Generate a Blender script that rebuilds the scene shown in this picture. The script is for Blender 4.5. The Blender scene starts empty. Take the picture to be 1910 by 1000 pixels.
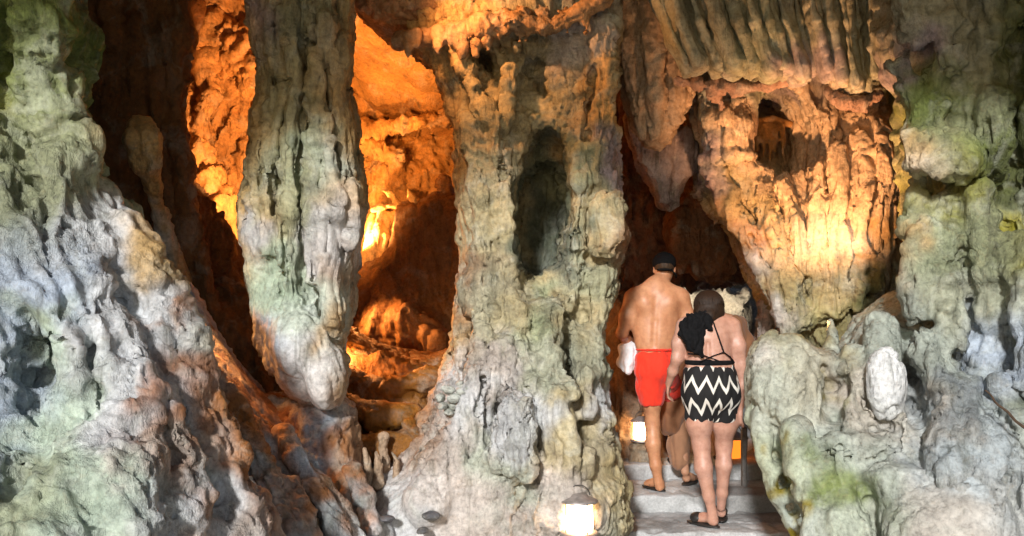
import bpy, math, random, time
import numpy as np
import openvdb as vdb
from mathutils import Vector, Matrix

R = math.radians
scene = bpy.context.scene
COL = scene.collection
random.seed(7)

# ------------------------------------------------------------------ camera
CAM_Z = 1.60          # eye height above the lower concrete tread
FPX, CX, HY = 1700.0, 955.0, 565.0      # focal length and horizon in photo pixels (1910 wide)
cam_d = bpy.data.cameras.new("camera")
cam = bpy.data.objects.new("camera", cam_d)
COL.objects.link(cam)
cam.location = (0, 0, CAM_Z)
cam.rotation_euler = (R(90), 0, 0)
cam_d.sensor_width = 36.0
cam_d.lens = 36.0 * FPX / 1910.0
cam_d.shift_y = (HY - 500.0) / 1910.0
cam_d.clip_start = 0.05
cam_d.clip_end = 500.0
scene.camera = cam

# ------------------------------------------------------------------ daylight
SUN_EL, SUN_AZ = R(23), R(-13)      # light comes from behind the camera, from the left
world = bpy.data.worlds.new("World")
scene.world = world
world.use_nodes = True
wn = world.node_tree.nodes
wl = world.node_tree.links
wn.clear()
sky = wn.new("ShaderNodeTexSky")
sky.sky_type = 'NISHITA'
sky.sun_disc = False
sky.sun_elevation = SUN_EL
# sun stands in direction (sin az, -cos az)
sun_dir = Vector((math.sin(SUN_AZ) * math.cos(SUN_EL), -math.cos(SUN_AZ) * math.cos(SUN_EL), math.sin(SUN_EL)))
sky.sun_rotation = math.atan2(sun_dir.x, sun_dir.y)
bg = wn.new("ShaderNodeBackground")
bg.inputs[1].default_value = 0.075
wo = wn.new("ShaderNodeOutputWorld")
wl.new(sky.outputs[0], bg.inputs[0])
wl.new(bg.outputs[0], wo.inputs[0])

sun_d = bpy.data.lights.new("sun", 'SUN')
sun_d.energy = 3.5
sun_d.angle = R(5)
sun_d.color = (1.0, 0.985, 0.965)
sun = bpy.data.objects.new("sun", sun_d)
sun.rotation_euler = (-sun_dir).to_track_quat('-Z', 'Y').to_euler()
COL.objects.link(sun)

vs = scene.view_settings
vs.view_transform = 'Standard'
vs.look = 'None'
vs.exposure = 0.28
vs.gamma = 1.0
vs.use_curve_mapping = False
scene.render.engine = 'CYCLES'
cy = scene.cycles
cy.use_denoising = True
cy.max_bounces = 6
cy.diffuse_bounces = 4
cy.glossy_bounces = 2
cy.transmission_bounces = 4
cy.volume_bounces = 0
cy.sample_clamp_indirect = 4.0
cy.caustics_reflective = False
cy.caustics_refractive = False


# ------------------------------------------------------------------ helpers
def W(px, py, Y):
    """photo pixel at distance Y -> place in the cave (metres)"""
    return ((px - CX) / FPX * Y, Y, CAM_Z + (HY - py) / FPX * Y)


def tag(o, label=None, cat=None, group=None, kind=None):
    if label: o['label'] = label
    if cat: o['category'] = cat
    if group: o['group'] = group
    if kind: o['kind'] = kind
    return o


def empty(name, loc, label, cat, group=None):
    o = bpy.data.objects.new(name, None)
    o.empty_display_size = 0.2
    o.location = loc
    COL.objects.link(o)
    return tag(o, label, cat, group)


# --- numpy gradient noise
_rng = np.random.RandomState(11)
_perm = _rng.permutation(256).astype(np.int32)
_perm = np.concatenate([_perm, _perm])
_g = _rng.normal(size=(256, 3)).astype(np.float32)
_g /= np.linalg.norm(_g, axis=1, keepdims=True)


def perlin(P, f=1.0, off=0.0):
    P = (P * np.asarray(f, np.float32) + off).astype(np.float32)
    i = np.floor(P).astype(np.int32)
    t = P - i
    i &= 255
    u = t * t * t * (t * (t * 6 - 15) + 10)
    res = 0
    for dx in (0, 1):
        wx = u[:, 0] if dx else 1 - u[:, 0]
        hx = _perm[(i[:, 0] + dx) & 255]
        for dy in (0, 1):
            wy = u[:, 1] if dy else 1 - u[:, 1]
            hy = _perm[(hx + i[:, 1] + dy) & 255]
            for dz in (0, 1):
                wz = u[:, 2] if dz else 1 - u[:, 2]
                h = _perm[(hy + i[:, 2] + dz) & 255]
                g = _g[h]
                d = g[:, 0] * (t[:, 0] - dx) + g[:, 1] * (t[:, 1] - dy) + g[:, 2] * (t[:, 2] - dz)
                res = res + wx * wy * wz * d
    return res * 1.6


def fbm(P, f, octs=3, off=0.0, gain=0.5):
    a, s, r = 1.0, 1.0, 0
    f = np.asarray(f, np.float32)
    for k in range(octs):
        r = r + a * perlin(P, f * s, off + 17.3 * k)
        a *= gain
        s *= 2.03
    return r


# --- mesh from numpy
def mesh_np(name, V, F, smooth=True):
    me = bpy.data.meshes.new(name)
    n, k = F.shape
    me.vertices.add(len(V))
    me.vertices.foreach_set("co", V.astype(np.float32).ravel())
    me.loops.add(n * k)
    me.loops.foreach_set("vertex_index", F.astype(np.int32).ravel())
    me.polygons.add(n)
    me.polygons.foreach_set("loop_start", np.arange(0, n * k, k, dtype=np.int32))
    me.polygons.foreach_set("use_smooth", np.full(n, smooth))
    me.update(calc_edges=True)
    return me


def vnormals(V, F):
    a = V[F[:, 2]] - V[F[:, 0]]
    b = V[F[:, 3 % F.shape[1]]] - V[F[:, 1]] if F.shape[1] == 4 else V[F[:, 2]] - V[F[:, 1]]
    fn = np.cross(a, b)
    N = np.zeros_like(V)
    for c in range(F.shape[1]):
        for ax in range(3):
            N[:, ax] += np.bincount(F[:, c], weights=fn[:, ax], minlength=len(V))
    L = np.linalg.norm(N, axis=1, keepdims=True)
    return N / np.maximum(L, 1e-9)


def link(name, me, mat=None, parent=None, loc=None):
    o = bpy.data.objects.new(name, me)
    COL.objects.link(o)
    if mat: me.materials.append(mat)
    if parent is not None: o.parent = parent
    if loc is not None: o.location = loc
    return o


# --- signed distance modelling of rock, meshed through a voxel grid
def chaikin(p, n=1):
    p = np.asarray(p, float)
    for _ in range(n):
        q = np.roll(p, -1, 0)
        p = np.stack([p * .75 + q * .25, p * .25 + q * .75], 1).reshape(-1, 2)
    return p


def poly_sdf(p, X, Z):
    """X (nx), Z (nz) -> signed distance, negative inside"""
    gx, gz = np.meshgrid(X, Z, indexing='ij')
    d = np.full(gx.shape, 1e9)
    ins = np.zeros(gx.shape, bool)
    n = len(p)
    for i in range(n):
        ax, az = p[i]
        bx, bz = p[(i + 1) % n]
        ex, ez = bx - ax, bz - az
        wx, wz = gx - ax, gz - az
        t = np.clip((wx * ex + wz * ez) / max(ex * ex + ez * ez, 1e-12), 0, 1)
        d = np.minimum(d, (wx - ex * t) ** 2 + (wz - ez * t) ** 2)
        c = ((az <= gz) & (bz > gz)) | ((bz <= gz) & (az > gz))
        if ez != 0:
            xi = ax + (gz - az) / ez * ex
            ins ^= c & (gx < xi)
    d = np.sqrt(d)
    return np.where(ins, -d, d).astype(np.float32)


class Vol:
    def __init__(self, h):
        self.h = h * 1.22 if h >= 0.011 else h
        self.ops = []
        self.lo = np.array([1e9] * 3)
        self.hi = np.array([-1e9] * 3)

    def _ext(self, lo, hi):
        self.lo = np.minimum(self.lo, lo)
        self.hi = np.maximum(self.hi, hi)

    # all take photo pixels + distance so they can be measured off the picture
    def slab(self, poly, Y, T, rad, k=0.05, bend=(), smooth=1, cut=False):
        p = np.array([(W(a, b, Y)[0], W(a, b, Y)[2]) for a, b in poly])
        p = chaikin(p, smooth)
        bends = [(W(a, b, Y)[0], W(a, b, Y)[2], dy, r / FPX * Y) for a, b, dy, r in bend]
        mn = min([0] + [b[2] for b in bends]); mx = max([0] + [b[2] for b in bends])
        if not cut:
            self._ext([p[:, 0].min(), Y - T + mn, p[:, 1].min()], [p[:, 0].max(), Y + T + mx, p[:, 1].max()])
        self.ops.append(('slab', p, Y, T, min(rad, T), k, bends, cut))
        return self

    def chain(self, pts, k=0.06, cut=False, flat=1.0):
        """pts: (px, py, Y, radius in px); flat>1 makes it thinner in depth"""
        q = [(*W(a, b, Y), r / FPX * Y) for a, b, Y, r in pts]
        if cut and flat == 1.0: flat = 0.42      # crevices cut deeper than wide
        return self.wchain(q, k, cut, flat)

    def wchain(self, q, k=0.06, cut=False, flat=1.0):
        q = np.array(q, float)
        if not cut:
            self._ext((q[:, :3] - q[:, 3:]).min(0), (q[:, :3] + q[:, 3:]).max(0))
        if len(q) == 1: q = np.vstack([q, q + [0, 0, 1e-4, 0]])
        for a, b in zip(q[:-1], q[1:]):
            self.ops.append(('cap', a, b, k, flat, cut))
        return self

    def ell(self, px, py, Y, rx, ry, rz, k=0.06, cut=False, rot=0.0):
        """rx, rz in px; ry (depth) in metres; rot in the picture plane, degrees"""
        s = Y / FPX
        return self.well(W(px, py, Y), (rx * s, ry, rz * s), k, cut, rot)

    def well(self, c, r, k=0.06, cut=False, rot=0.0, mat=None):
        c = np.array(c, float); r = np.array(r, float)
        m = max(r) if (rot or mat is not None) else r
        if not cut: self._ext(c - m, c + m)
        if mat is None:
            a = R(rot)
            mat = np.array([[math.cos(a), 0, math.sin(a)], [0, 1, 0], [-math.sin(a), 0, math.cos(a)]])
        self.ops.append(('ell', c, r, k, cut, mat))
        return self

    def field(self, clip_lo=None, clip_hi=None, pad=0.08):
        h = self.h
        lo = self.lo - pad; hi = self.hi + pad
        if clip_lo is not None: lo = np.maximum(lo, clip_lo)
        if clip_hi is not None: hi = np.minimum(hi, clip_hi)
        n = np.ceil((hi - lo) / h).astype(int) + 1
        X, Y, Z = [lo[i] + h * np.arange(n[i]) for i in range(3)]
        F = np.full(n, 1.0, np.float32)

        def comb(sl, g, k, cut):
            f = F[sl]
            if cut:
                g = -g
                hh = np.maximum(k - np.abs(f - g), 0) / k
                F[sl] = np.maximum(f, g) + hh * hh * k * .25
            else:
                hh = np.maximum(k - np.abs(f - g), 0) / k
                F[sl] = np.minimum(f, g) - hh * hh * k * .25

        def sub(l, u):
            a = np.clip(np.floor((l - lo) / h).astype(int), 0, n)
            b = np.clip(np.ceil((u - lo) / h).astype(int) + 1, 0, n)
            if (b <= a).any(): return None
            return tuple(slice(a[i], b[i]) for i in range(3))

        for op in self.ops:
            if op[0] == 'slab':
                _, p, Yc, T, rad, k, bends, cut = op
                m = k + 2 * h + 0.02
                mn = min([0] + [b[2] for b in bends]); mx = max([0] + [b[2] for b in bends])
                sl = sub(np.array([p[:, 0].min() - m, Yc - T + mn - m, p[:, 1].min() - m]),
                         np.array([p[:, 0].max() + m, Yc + T + mx + m, p[:, 1].max() + m]))
                if sl is None: continue
                x, y, z = X[sl[0]], Y[sl[1]], Z[sl[2]]
                d2 = poly_sdf(p, x, z)
                yc = np.full(d2.shape, Yc, np.float32)
                for bx, bz, dy, r in bends:
                    yc += dy * np.exp(-((x[:, None] - bx) ** 2 + (z[None, :] - bz) ** 2) / (r * r))
                dx = (d2 + rad)[:, None, :]
                dy = np.abs(y[None, :, None].astype(np.float32) - yc[:, None, :]) - (T - rad)
                g = np.sqrt(np.maximum(dx, 0) ** 2 + np.maximum(dy, 0) ** 2) + np.minimum(np.maximum(dx, dy), 0) - rad
                comb(sl, g.astype(np.float32), k, cut)
            elif op[0] == 'cap':
                _, a, b, k, flat, cut = op
                if cut and flat < 1.0:               # lay the crevice on the surface met from the cave mouth
                    ab = []
                    for e in (a, b):
                        ys = np.arange(max(e[1] - 0.7, lo[1]), e[1] + 0.6, h * .5)
                        q = ys / e[1]
                        I = np.stack([(e[0] * q - lo[0]) / h, (ys - lo[1]) / h, (CAM_Z + (e[2] - CAM_Z) * q - lo[2]) / h], 1).round().astype(int)
                        ok = ((I >= 0) & (I < n)).all(1)
                        I = np.clip(I, 0, n - 1)
                        hit = np.nonzero(ok & (F[I[:, 0], I[:, 1], I[:, 2]] < 0))[0]
                        g = ys[hit[0]] / e[1] if len(hit) else 1.0
                        ab.append(np.array([e[0] * g, e[1] * g + .25 * e[3], CAM_Z + (e[2] - CAM_Z) * g, e[3] * g]))
                    a, b = ab
                m = max(a[3], b[3]) / min(flat, 1.0) + k + 2 * h
                sl = sub(np.minimum(a[:3], b[:3]) - m, np.maximum(a[:3], b[:3]) + m)
                if sl is None: continue
                x = X[sl[0]][:, None, None]; y = Y[sl[1]][None, :, None]; z = Z[sl[2]][None, None, :]
                e = (b - a)[:3]
                e2 = max(float(e @ e), 1e-12)
                t = np.clip(((x - a[0]) * e[0] + (y - a[1]) * e[1] + (z - a[2]) * e[2]) / e2, 0, 1)
                d = np.sqrt((x - a[0] - t * e[0]) ** 2 + ((y - a[1] - t * e[1]) * flat) ** 2 + (z - a[2] - t * e[2]) ** 2)
                g = d - (a[3] + (b[3] - a[3]) * t)
                comb(sl, g.astype(np.float32), k, cut)
            else:
                _, c, r, k, cut, M = op
                m = max(r) + k + 2 * h
                sl = sub(c - m, c + m)
                if sl is None: continue
                x = X[sl[0]][:, None, None] - c[0]; y = Y[sl[1]][None, :, None] - c[1]; z = Z[sl[2]][None, None, :] - c[2]
                u = (M[0][0] * x + M[0][1] * y + M[0][2] * z) / r[0]
                v = (M[1][0] * x + M[1][1] * y + M[1][2] * z) / r[1]
                w = (M[2][0] * x + M[2][1] * y + M[2][2] * z) / r[2]
                q = np.sqrt(u * u + v * v + w * w)
                q2 = np.sqrt((u / r[0]) ** 2 + (v / r[1]) ** 2 + (w / r[2]) ** 2)
                g = q * (q - 1) / np.maximum(q2, 1e-6)
                comb(sl, g.astype(np.float32), k, cut)
        return F, lo

    def mesh(self, clip_lo=None, clip_hi=None):
        F, lo = self.field(clip_lo, clip_hi)
        h = self.h
        for ax in range(3):
            s = [slice(None)] * 3
            for e in (0, -1):
                s[ax] = e
                F[tuple(s)] = np.maximum(F[tuple(s)], h * .5)
        np.clip(F, -3 * h, 3 * h, out=F)
        g = vdb.FloatGrid(3 * h)
        g.copyFromArray(F, tolerance=0)
        p, q = g.convertToQuads()
        V = p.astype(np.float64) * h + lo
        q = q.astype(np.int32)
        vol = np.einsum('ij,ij->i', V[q[:, 0]], np.cross(V[q[:, 1]], V[q[:, 2]])).sum()
        if vol < 0: q = q[:, ::-1].copy()
        return V, q


# --- rock relief: real displacement of the vertices, in metres
def calm_mask(V, calm, Yref):
    m = np.zeros(len(V))
    for a, b, r in calm:                       # places where the flowstone is worn smooth
        x, _, z = W(a, b, Yref); q = r / FPX * Yref
        m = np.maximum(m, np.exp(-(((V[:, 0] - x) ** 2 + (V[:, 2] - z) ** 2) / (q * q)) ** 1.5))
    return m


def relief(V, F, big=0.05, flute=0.03, fine=0.010, crack=0.02, lump=0.0, zs=0.22, tilt=0.0, seed=0.0, ff=1.0, plates=0.0, calm=(), Yref=6.0):
    cm = calm_mask(V, calm, Yref)
    P = V.astype(np.float32).copy()
    P[:, 0] += tilt * P[:, 2]
    N = vnormals(V, F)
    warp = np.stack([fbm(P, (2.2, 2.2, 1.4), 2, 3.1 + seed), fbm(P, (2.2, 2.2, 1.4), 2, 41.7 + seed), fbm(P, 1.1, 2, 77.2 + seed)], 1) * 0.08
    Q = P + warp
    zs = zs * 0.75; lump = lump * 0.6; fine = fine * 0.8; flute = flute * 1.08
    d = big * fbm(P, 1.5, 2, 9.2 + seed)
    m = np.clip(fbm(P, (1.3, 1.3, 0.9), 2, 33.0 + seed) * 1.6 + 0.6, 0, 1)      # where the stone is fluted, where it is rough
    r = np.clip(fbm(P, (1.9, 1.9, 1.2), 2, 44.0 + seed) * 2.2 + 0.5, 0.12, 1.15)  # crusted areas against worn ones
    if flute:
        a = perlin(Q, (3.0 * ff, 3.0 * ff, 3.0 * zs * .5), 5.5 + seed)
        b = perlin(Q, (8 * ff, 8 * ff, 8 * zs * .5), 23.1 + seed)
        c = perlin(Q, (19 * ff, 19 * ff, 19 * zs * .5), 27.1 + seed)
        e1 = perlin(Q, (4.6 * ff, 4.6 * ff, 4.6 * zs * .4), 101.5 + seed)
        e2 = perlin(Q, (11 * ff, 11 * ff, 11 * zs * .5), 107.5 + seed)
        rid = 0.75 * np.clip(1 - np.abs(e1) * 2.6, 0, 1) ** 2 + 0.42 * np.clip(1 - np.abs(e2) * 2.4, 0, 1) ** 2   # thin drip ridges
        d = d + flute * (1.25 * np.abs(a) * 1.6 + (0.2 + 0.3 * m) * np.abs(b) * 1.6 + 0.24 * (.3 + .7 * m) * np.abs(c) * 1.6 + rid - 0.8)
    if plates:
        c = perlin(Q, (5, 5, 6), 61 + seed)
        c2 = perlin(Q, (3, 3, 11), 64 + seed)
        d = d + plates * (np.tanh(c * 9) + 0.7 * np.tanh(c2 * 8))
    V1 = V + N * (d * (1 - .75 * cm))[:, None]
    N = vnormals(V1, F)
    d = 0
    if lump:
        c = fbm(Q, 7.5, 3, 13.9 + seed, 0.6)
        d = d + lump * (np.abs(c) * 1.6 - 0.3) * (1.3 - m) * (r + .2)
    if crack:
        c = fbm(Q, (4.5 * ff, 4.5 * ff, 4.5 * zs), 2, 31.3 + seed)
        d = d - 1.4 * crack * m * np.exp(-(c / 0.05) ** 2)
        c = fbm(Q, (9 * ff, 9 * ff, 11 * zs), 2, 37.3 + seed)
        d = d - 0.8 * crack * np.exp(-(c / 0.06) ** 2)
        c = fbm(Q, (3.2, 3.2, 3.8), 2, 57.3 + seed)
        d = d - 0.9 * crack * (1 - m) * np.exp(-(c / 0.035) ** 2)
    if fine:
        c = fbm(Q, (17, 17, 17 * (0.3 + zs * .7)), 3, 71.0 + seed, 0.65)
        c2 = fbm(P, (30, 30, 22), 2, 75.0 + seed, 0.6)
        d = d + fine * ((np.abs(c) - 0.3) * 1.7 * (.35 + .65 * r) + c2 * (1.2 - m) * 0.9 * r)
    V2 = V1 + N * (np.asarray(d) * (1 - .85 * cm))[:, None]
    return V2


# --- stone colours plus painted shade and lamplight: patches laid over the walls (photo px, py, radius, colour)
G_MOSS = (0.15, 0.185, 0.06); G_DARK = (0.075, 0.085, 0.03); G_YEL = (0.27, 0.24, 0.04); G_GREY = (0.27, 0.285, 0.19)  # G_DARK: moss green with the right edge's shadow painted in
BLUE = (0.38, 0.43, 0.50); PALE = (0.53, 0.54, 0.55); MINT = (0.41, 0.48, 0.40); TAN = (0.41, 0.35, 0.22)
PINK = (0.50, 0.45, 0.41); BRN = (0.30, 0.18, 0.11); OCH = (0.52, 0.36, 0.19); GREY = (0.34, 0.37, 0.33)
CREAM = (0.70, 0.56, 0.42); PURP = (0.30, 0.25, 0.27); SLATE = (0.22, 0.24, 0.25)
STAINS_SHADE = [
    (20, 60, 110, G_MOSS), (90, 150, 90, G_MOSS), (30, 180, 60, G_YEL), (120, 60, 70, G_MOSS), (100, 250, 90, G_GREY), (20, 300, 80, G_MOSS),
    (90, 330, 90, G_GREY), (170, 330, 50, G_GREY), (20, 400, 60, GREY), (60, 440, 60, GREY), (150, 420, 70, G_GREY), (230, 430, 60, PALE),
    (120, 490, 60, BLUE), (200, 520, 70, BLUE), (100, 560, 40, MINT), (60, 600, 50, BLUE), (30, 680, 50, G_GREY), (150, 640, 60, BLUE), (190, 600, 34, (0.27, 0.31, 0.18)),
    (300, 580, 50, PALE), (240, 640, 50, MINT), (320, 660, 60, PALE), (60, 760, 50, GREY), (120, 770, 40, MINT), (170, 700, 60, BLUE), (250, 760, 60, MINT), (380, 720, 50, PALE),
    (40, 850, 80, PINK), (120, 830, 50, GREY), (40, 950, 80, GREY), (190, 880, 70, BLUE), (300, 850, 50, G_GREY), (250, 940, 70, MINT), (360, 850, 60, MINT), (330, 960, 70, TAN), (450, 900, 60, PALE), (430, 800, 40, PINK), (520, 960, 60, PINK),
    (130, 120, 50, G_GREY), (400, 680, 34, (0.28, 0.11, 0.04)), (430, 740, 40, (0.30, 0.12, 0.04)), (470, 800, 42, (0.32, 0.13, 0.045)), (520, 850, 40, (0.32, 0.13, 0.045)), (560, 910, 34, (0.32, 0.13, 0.045)), (500, 960, 24, (0.32, 0.14, 0.05)), (655, 850, 36, (0.34, 0.14, 0.05)), (680, 940, 34, (0.34, 0.14, 0.05)), (625, 910, 24, (0.34, 0.14, 0.05)), (550, 800, 30, (0.30, 0.13, 0.05)), (350, 590, 16, (0.3, 0.13, 0.05)),  # rusty mud in the valleys, its orange partly painted lamplight
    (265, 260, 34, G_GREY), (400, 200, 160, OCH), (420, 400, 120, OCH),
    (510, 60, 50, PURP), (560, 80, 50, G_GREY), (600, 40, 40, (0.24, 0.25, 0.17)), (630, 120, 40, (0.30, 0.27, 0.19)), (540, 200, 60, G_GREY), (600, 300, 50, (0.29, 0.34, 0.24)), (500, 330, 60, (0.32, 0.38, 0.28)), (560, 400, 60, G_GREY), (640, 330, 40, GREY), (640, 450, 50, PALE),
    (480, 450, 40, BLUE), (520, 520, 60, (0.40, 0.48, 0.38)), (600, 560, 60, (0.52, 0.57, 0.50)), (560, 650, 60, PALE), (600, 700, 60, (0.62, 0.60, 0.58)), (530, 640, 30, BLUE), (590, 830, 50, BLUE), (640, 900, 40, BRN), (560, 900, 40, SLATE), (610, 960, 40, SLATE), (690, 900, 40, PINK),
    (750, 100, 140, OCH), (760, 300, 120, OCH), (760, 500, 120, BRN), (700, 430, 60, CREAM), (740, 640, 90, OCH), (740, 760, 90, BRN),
    (900, 120, 60, TAN), (1000, 100, 70, TAN), (1080, 80, 50, PINK), (1120, 200, 50, OCH), (950, 230, 60, TAN), (900, 330, 50, TAN), (880, 420, 60, (0.41, 0.38, 0.26)), (940, 420, 40, TAN), (1015, 400, 62, (0.10, 0.115, 0.08)), (1010, 480, 40, (0.12, 0.13, 0.1)), (1020, 270, 30, (0.2, 0.21, 0.14)),  # near-black niche patches paint shade into the hollow
    (1100, 330, 50, (0.34, 0.34, 0.22)), (1130, 420, 40, TAN), (1120, 520, 50, (0.36, 0.36, 0.25)), (900, 560, 50, (0.43, 0.42, 0.32)), (960, 560, 50, TAN), (1010, 590, 40, (0.31, 0.34, 0.23)), (1000, 650, 40, (0.40, 0.41, 0.32)), (1080, 600, 40, TAN), (1120, 640, 50, (0.38, 0.38, 0.29)), (920, 680, 50, PINK),
    (860, 740, 50, PALE), (960, 760, 50, PALE), (960, 850, 45, (0.47, 0.50, 0.42)), (1060, 780, 60, TAN), (1120, 760, 40, PALE), (1040, 880, 70, PINK), (830, 860, 80, PINK), (760, 950, 90, PALE), (900, 960, 80, PINK), (1150, 880, 70, TAN),
    (1200, 100, 50, TAN), (1180, 300, 60, PURP), (1240, 330, 60, PURP), (1240, 480, 90, BRN), (1330, 470, 70, BRN), (1300, 40, 60, (0.34, 0.33, 0.25)), (1360, 60, 50, (0.33, 0.33, 0.24)), (1430, 100, 60, (0.30, 0.31, 0.22)), (1500, 60, 50, (0.31, 0.30, 0.23)), (1560, 60, 50, (0.32, 0.31, 0.23)), (1620, 80, 50, (0.33, 0.33, 0.23)),
    (1480, 120, 40, PURP), (1360, 250, 40, CREAM), (1440, 255, 30, (0.13, 0.06, 0.03)), (1500, 300, 80, CREAM), (1600, 300, 80, CREAM), (1660, 260, 40, OCH), (1560, 420, 90, CREAM), (1400, 400, 60, TAN), (1660, 430, 40, OCH), (1500, 520, 80, (0.48, 0.38, 0.22)), (1590, 540, 34, (0.12, 0.13, 0.05)), (1480, 590, 60, (0.28, 0.27, 0.15)), (1560, 620, 50, (0.26, 0.22, 0.11)),  # dark brown patch at the hole paints shade on its inside
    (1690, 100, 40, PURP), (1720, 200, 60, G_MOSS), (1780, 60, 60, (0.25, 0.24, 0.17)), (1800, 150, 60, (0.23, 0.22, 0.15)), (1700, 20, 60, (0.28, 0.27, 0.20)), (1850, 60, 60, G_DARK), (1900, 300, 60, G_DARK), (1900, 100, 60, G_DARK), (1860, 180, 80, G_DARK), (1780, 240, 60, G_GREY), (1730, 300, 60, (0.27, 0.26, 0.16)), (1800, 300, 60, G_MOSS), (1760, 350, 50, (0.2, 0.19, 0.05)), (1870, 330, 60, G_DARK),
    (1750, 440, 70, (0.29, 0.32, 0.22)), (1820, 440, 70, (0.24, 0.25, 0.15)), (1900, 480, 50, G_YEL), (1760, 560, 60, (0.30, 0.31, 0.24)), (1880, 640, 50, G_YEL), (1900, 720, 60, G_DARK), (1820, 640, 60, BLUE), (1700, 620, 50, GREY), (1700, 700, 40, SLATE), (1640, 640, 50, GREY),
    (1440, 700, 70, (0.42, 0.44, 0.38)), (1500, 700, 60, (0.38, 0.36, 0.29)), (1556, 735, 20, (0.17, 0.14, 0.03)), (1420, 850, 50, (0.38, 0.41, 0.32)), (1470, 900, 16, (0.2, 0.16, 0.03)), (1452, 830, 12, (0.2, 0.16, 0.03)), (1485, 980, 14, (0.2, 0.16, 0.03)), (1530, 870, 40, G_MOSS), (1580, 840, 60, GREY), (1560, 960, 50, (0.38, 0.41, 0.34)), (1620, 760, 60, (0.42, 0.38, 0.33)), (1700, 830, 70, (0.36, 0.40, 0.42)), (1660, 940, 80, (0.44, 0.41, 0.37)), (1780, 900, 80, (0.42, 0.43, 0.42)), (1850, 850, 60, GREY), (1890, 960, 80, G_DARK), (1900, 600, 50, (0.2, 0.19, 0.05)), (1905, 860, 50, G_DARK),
    (1370, 560, 60, PALE), (1420, 600, 50, PINK), (1300, 560, 80, PALE),
]
_S = np.array([(a, b, c) for a, b, c, _ in STAINS_SHADE], np.float32)
_SC = np.array([d for *_, d in STAINS_SHADE], np.float32)


def stain_shade(V, Yref, seed=0.0):
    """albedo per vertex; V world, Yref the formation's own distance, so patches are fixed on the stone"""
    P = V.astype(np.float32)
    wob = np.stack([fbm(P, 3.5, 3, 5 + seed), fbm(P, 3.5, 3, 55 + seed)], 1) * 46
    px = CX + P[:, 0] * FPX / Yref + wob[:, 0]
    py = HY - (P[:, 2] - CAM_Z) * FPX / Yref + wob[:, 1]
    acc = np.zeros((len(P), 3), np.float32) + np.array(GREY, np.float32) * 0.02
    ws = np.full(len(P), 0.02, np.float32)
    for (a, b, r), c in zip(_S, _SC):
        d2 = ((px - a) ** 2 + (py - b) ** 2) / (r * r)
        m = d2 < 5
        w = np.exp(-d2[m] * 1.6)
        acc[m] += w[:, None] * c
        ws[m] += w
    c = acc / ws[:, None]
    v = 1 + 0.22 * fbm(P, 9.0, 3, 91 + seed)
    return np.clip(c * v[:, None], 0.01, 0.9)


def put_color(me, C, name="stain_shade", alpha=None):
    at = me.color_attributes.new(name, 'FLOAT_COLOR', 'POINT')
    A = np.ones((len(C), 4), np.float32)
    A[:, :3] = C
    if alpha is not None: A[:, 3] = alpha
    at.data.foreach_set("color", A.ravel())


CLO = np.array([-9.0, 0.8, -0.7]); CHI = np.array([9.0, 16.0, 7.0])


def rock(name, vol, mat, Yref, label=None, cat=None, parent=None, kind=None, group=None, tint=None, clo=None, chi=None, back=None, **rel):
    t0 = time.time()
    V, F = vol.mesh(CLO if clo is None else np.array(clo), CHI if chi is None else np.array(chi))
    if back is not None:                       # the buried rear of a wall is left out
        F = F[(V[F, 1] < back).any(1)]
        u, inv = np.unique(F.ravel(), return_inverse=True)
        V = V[u]; F = inv.reshape(F.shape).astype(np.int32)
    V = relief(V, F, Yref=Yref, **rel)
    me = mesh_np(name, V, F)
    C = stain_shade(V, Yref, rel.get('seed', 0)) if tint is None else np.array(tint)[None] * (1 + 0.25 * fbm(V.astype(np.float32), 6, 3))[:, None]
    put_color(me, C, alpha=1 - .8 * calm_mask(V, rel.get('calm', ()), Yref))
    o = link(name, me, mat, parent)
    tag(o, label, cat, group, kind)
    print("ROCK %s %d verts %.1fs" % (name, len(V), time.time() - t0))
    return o


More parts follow.
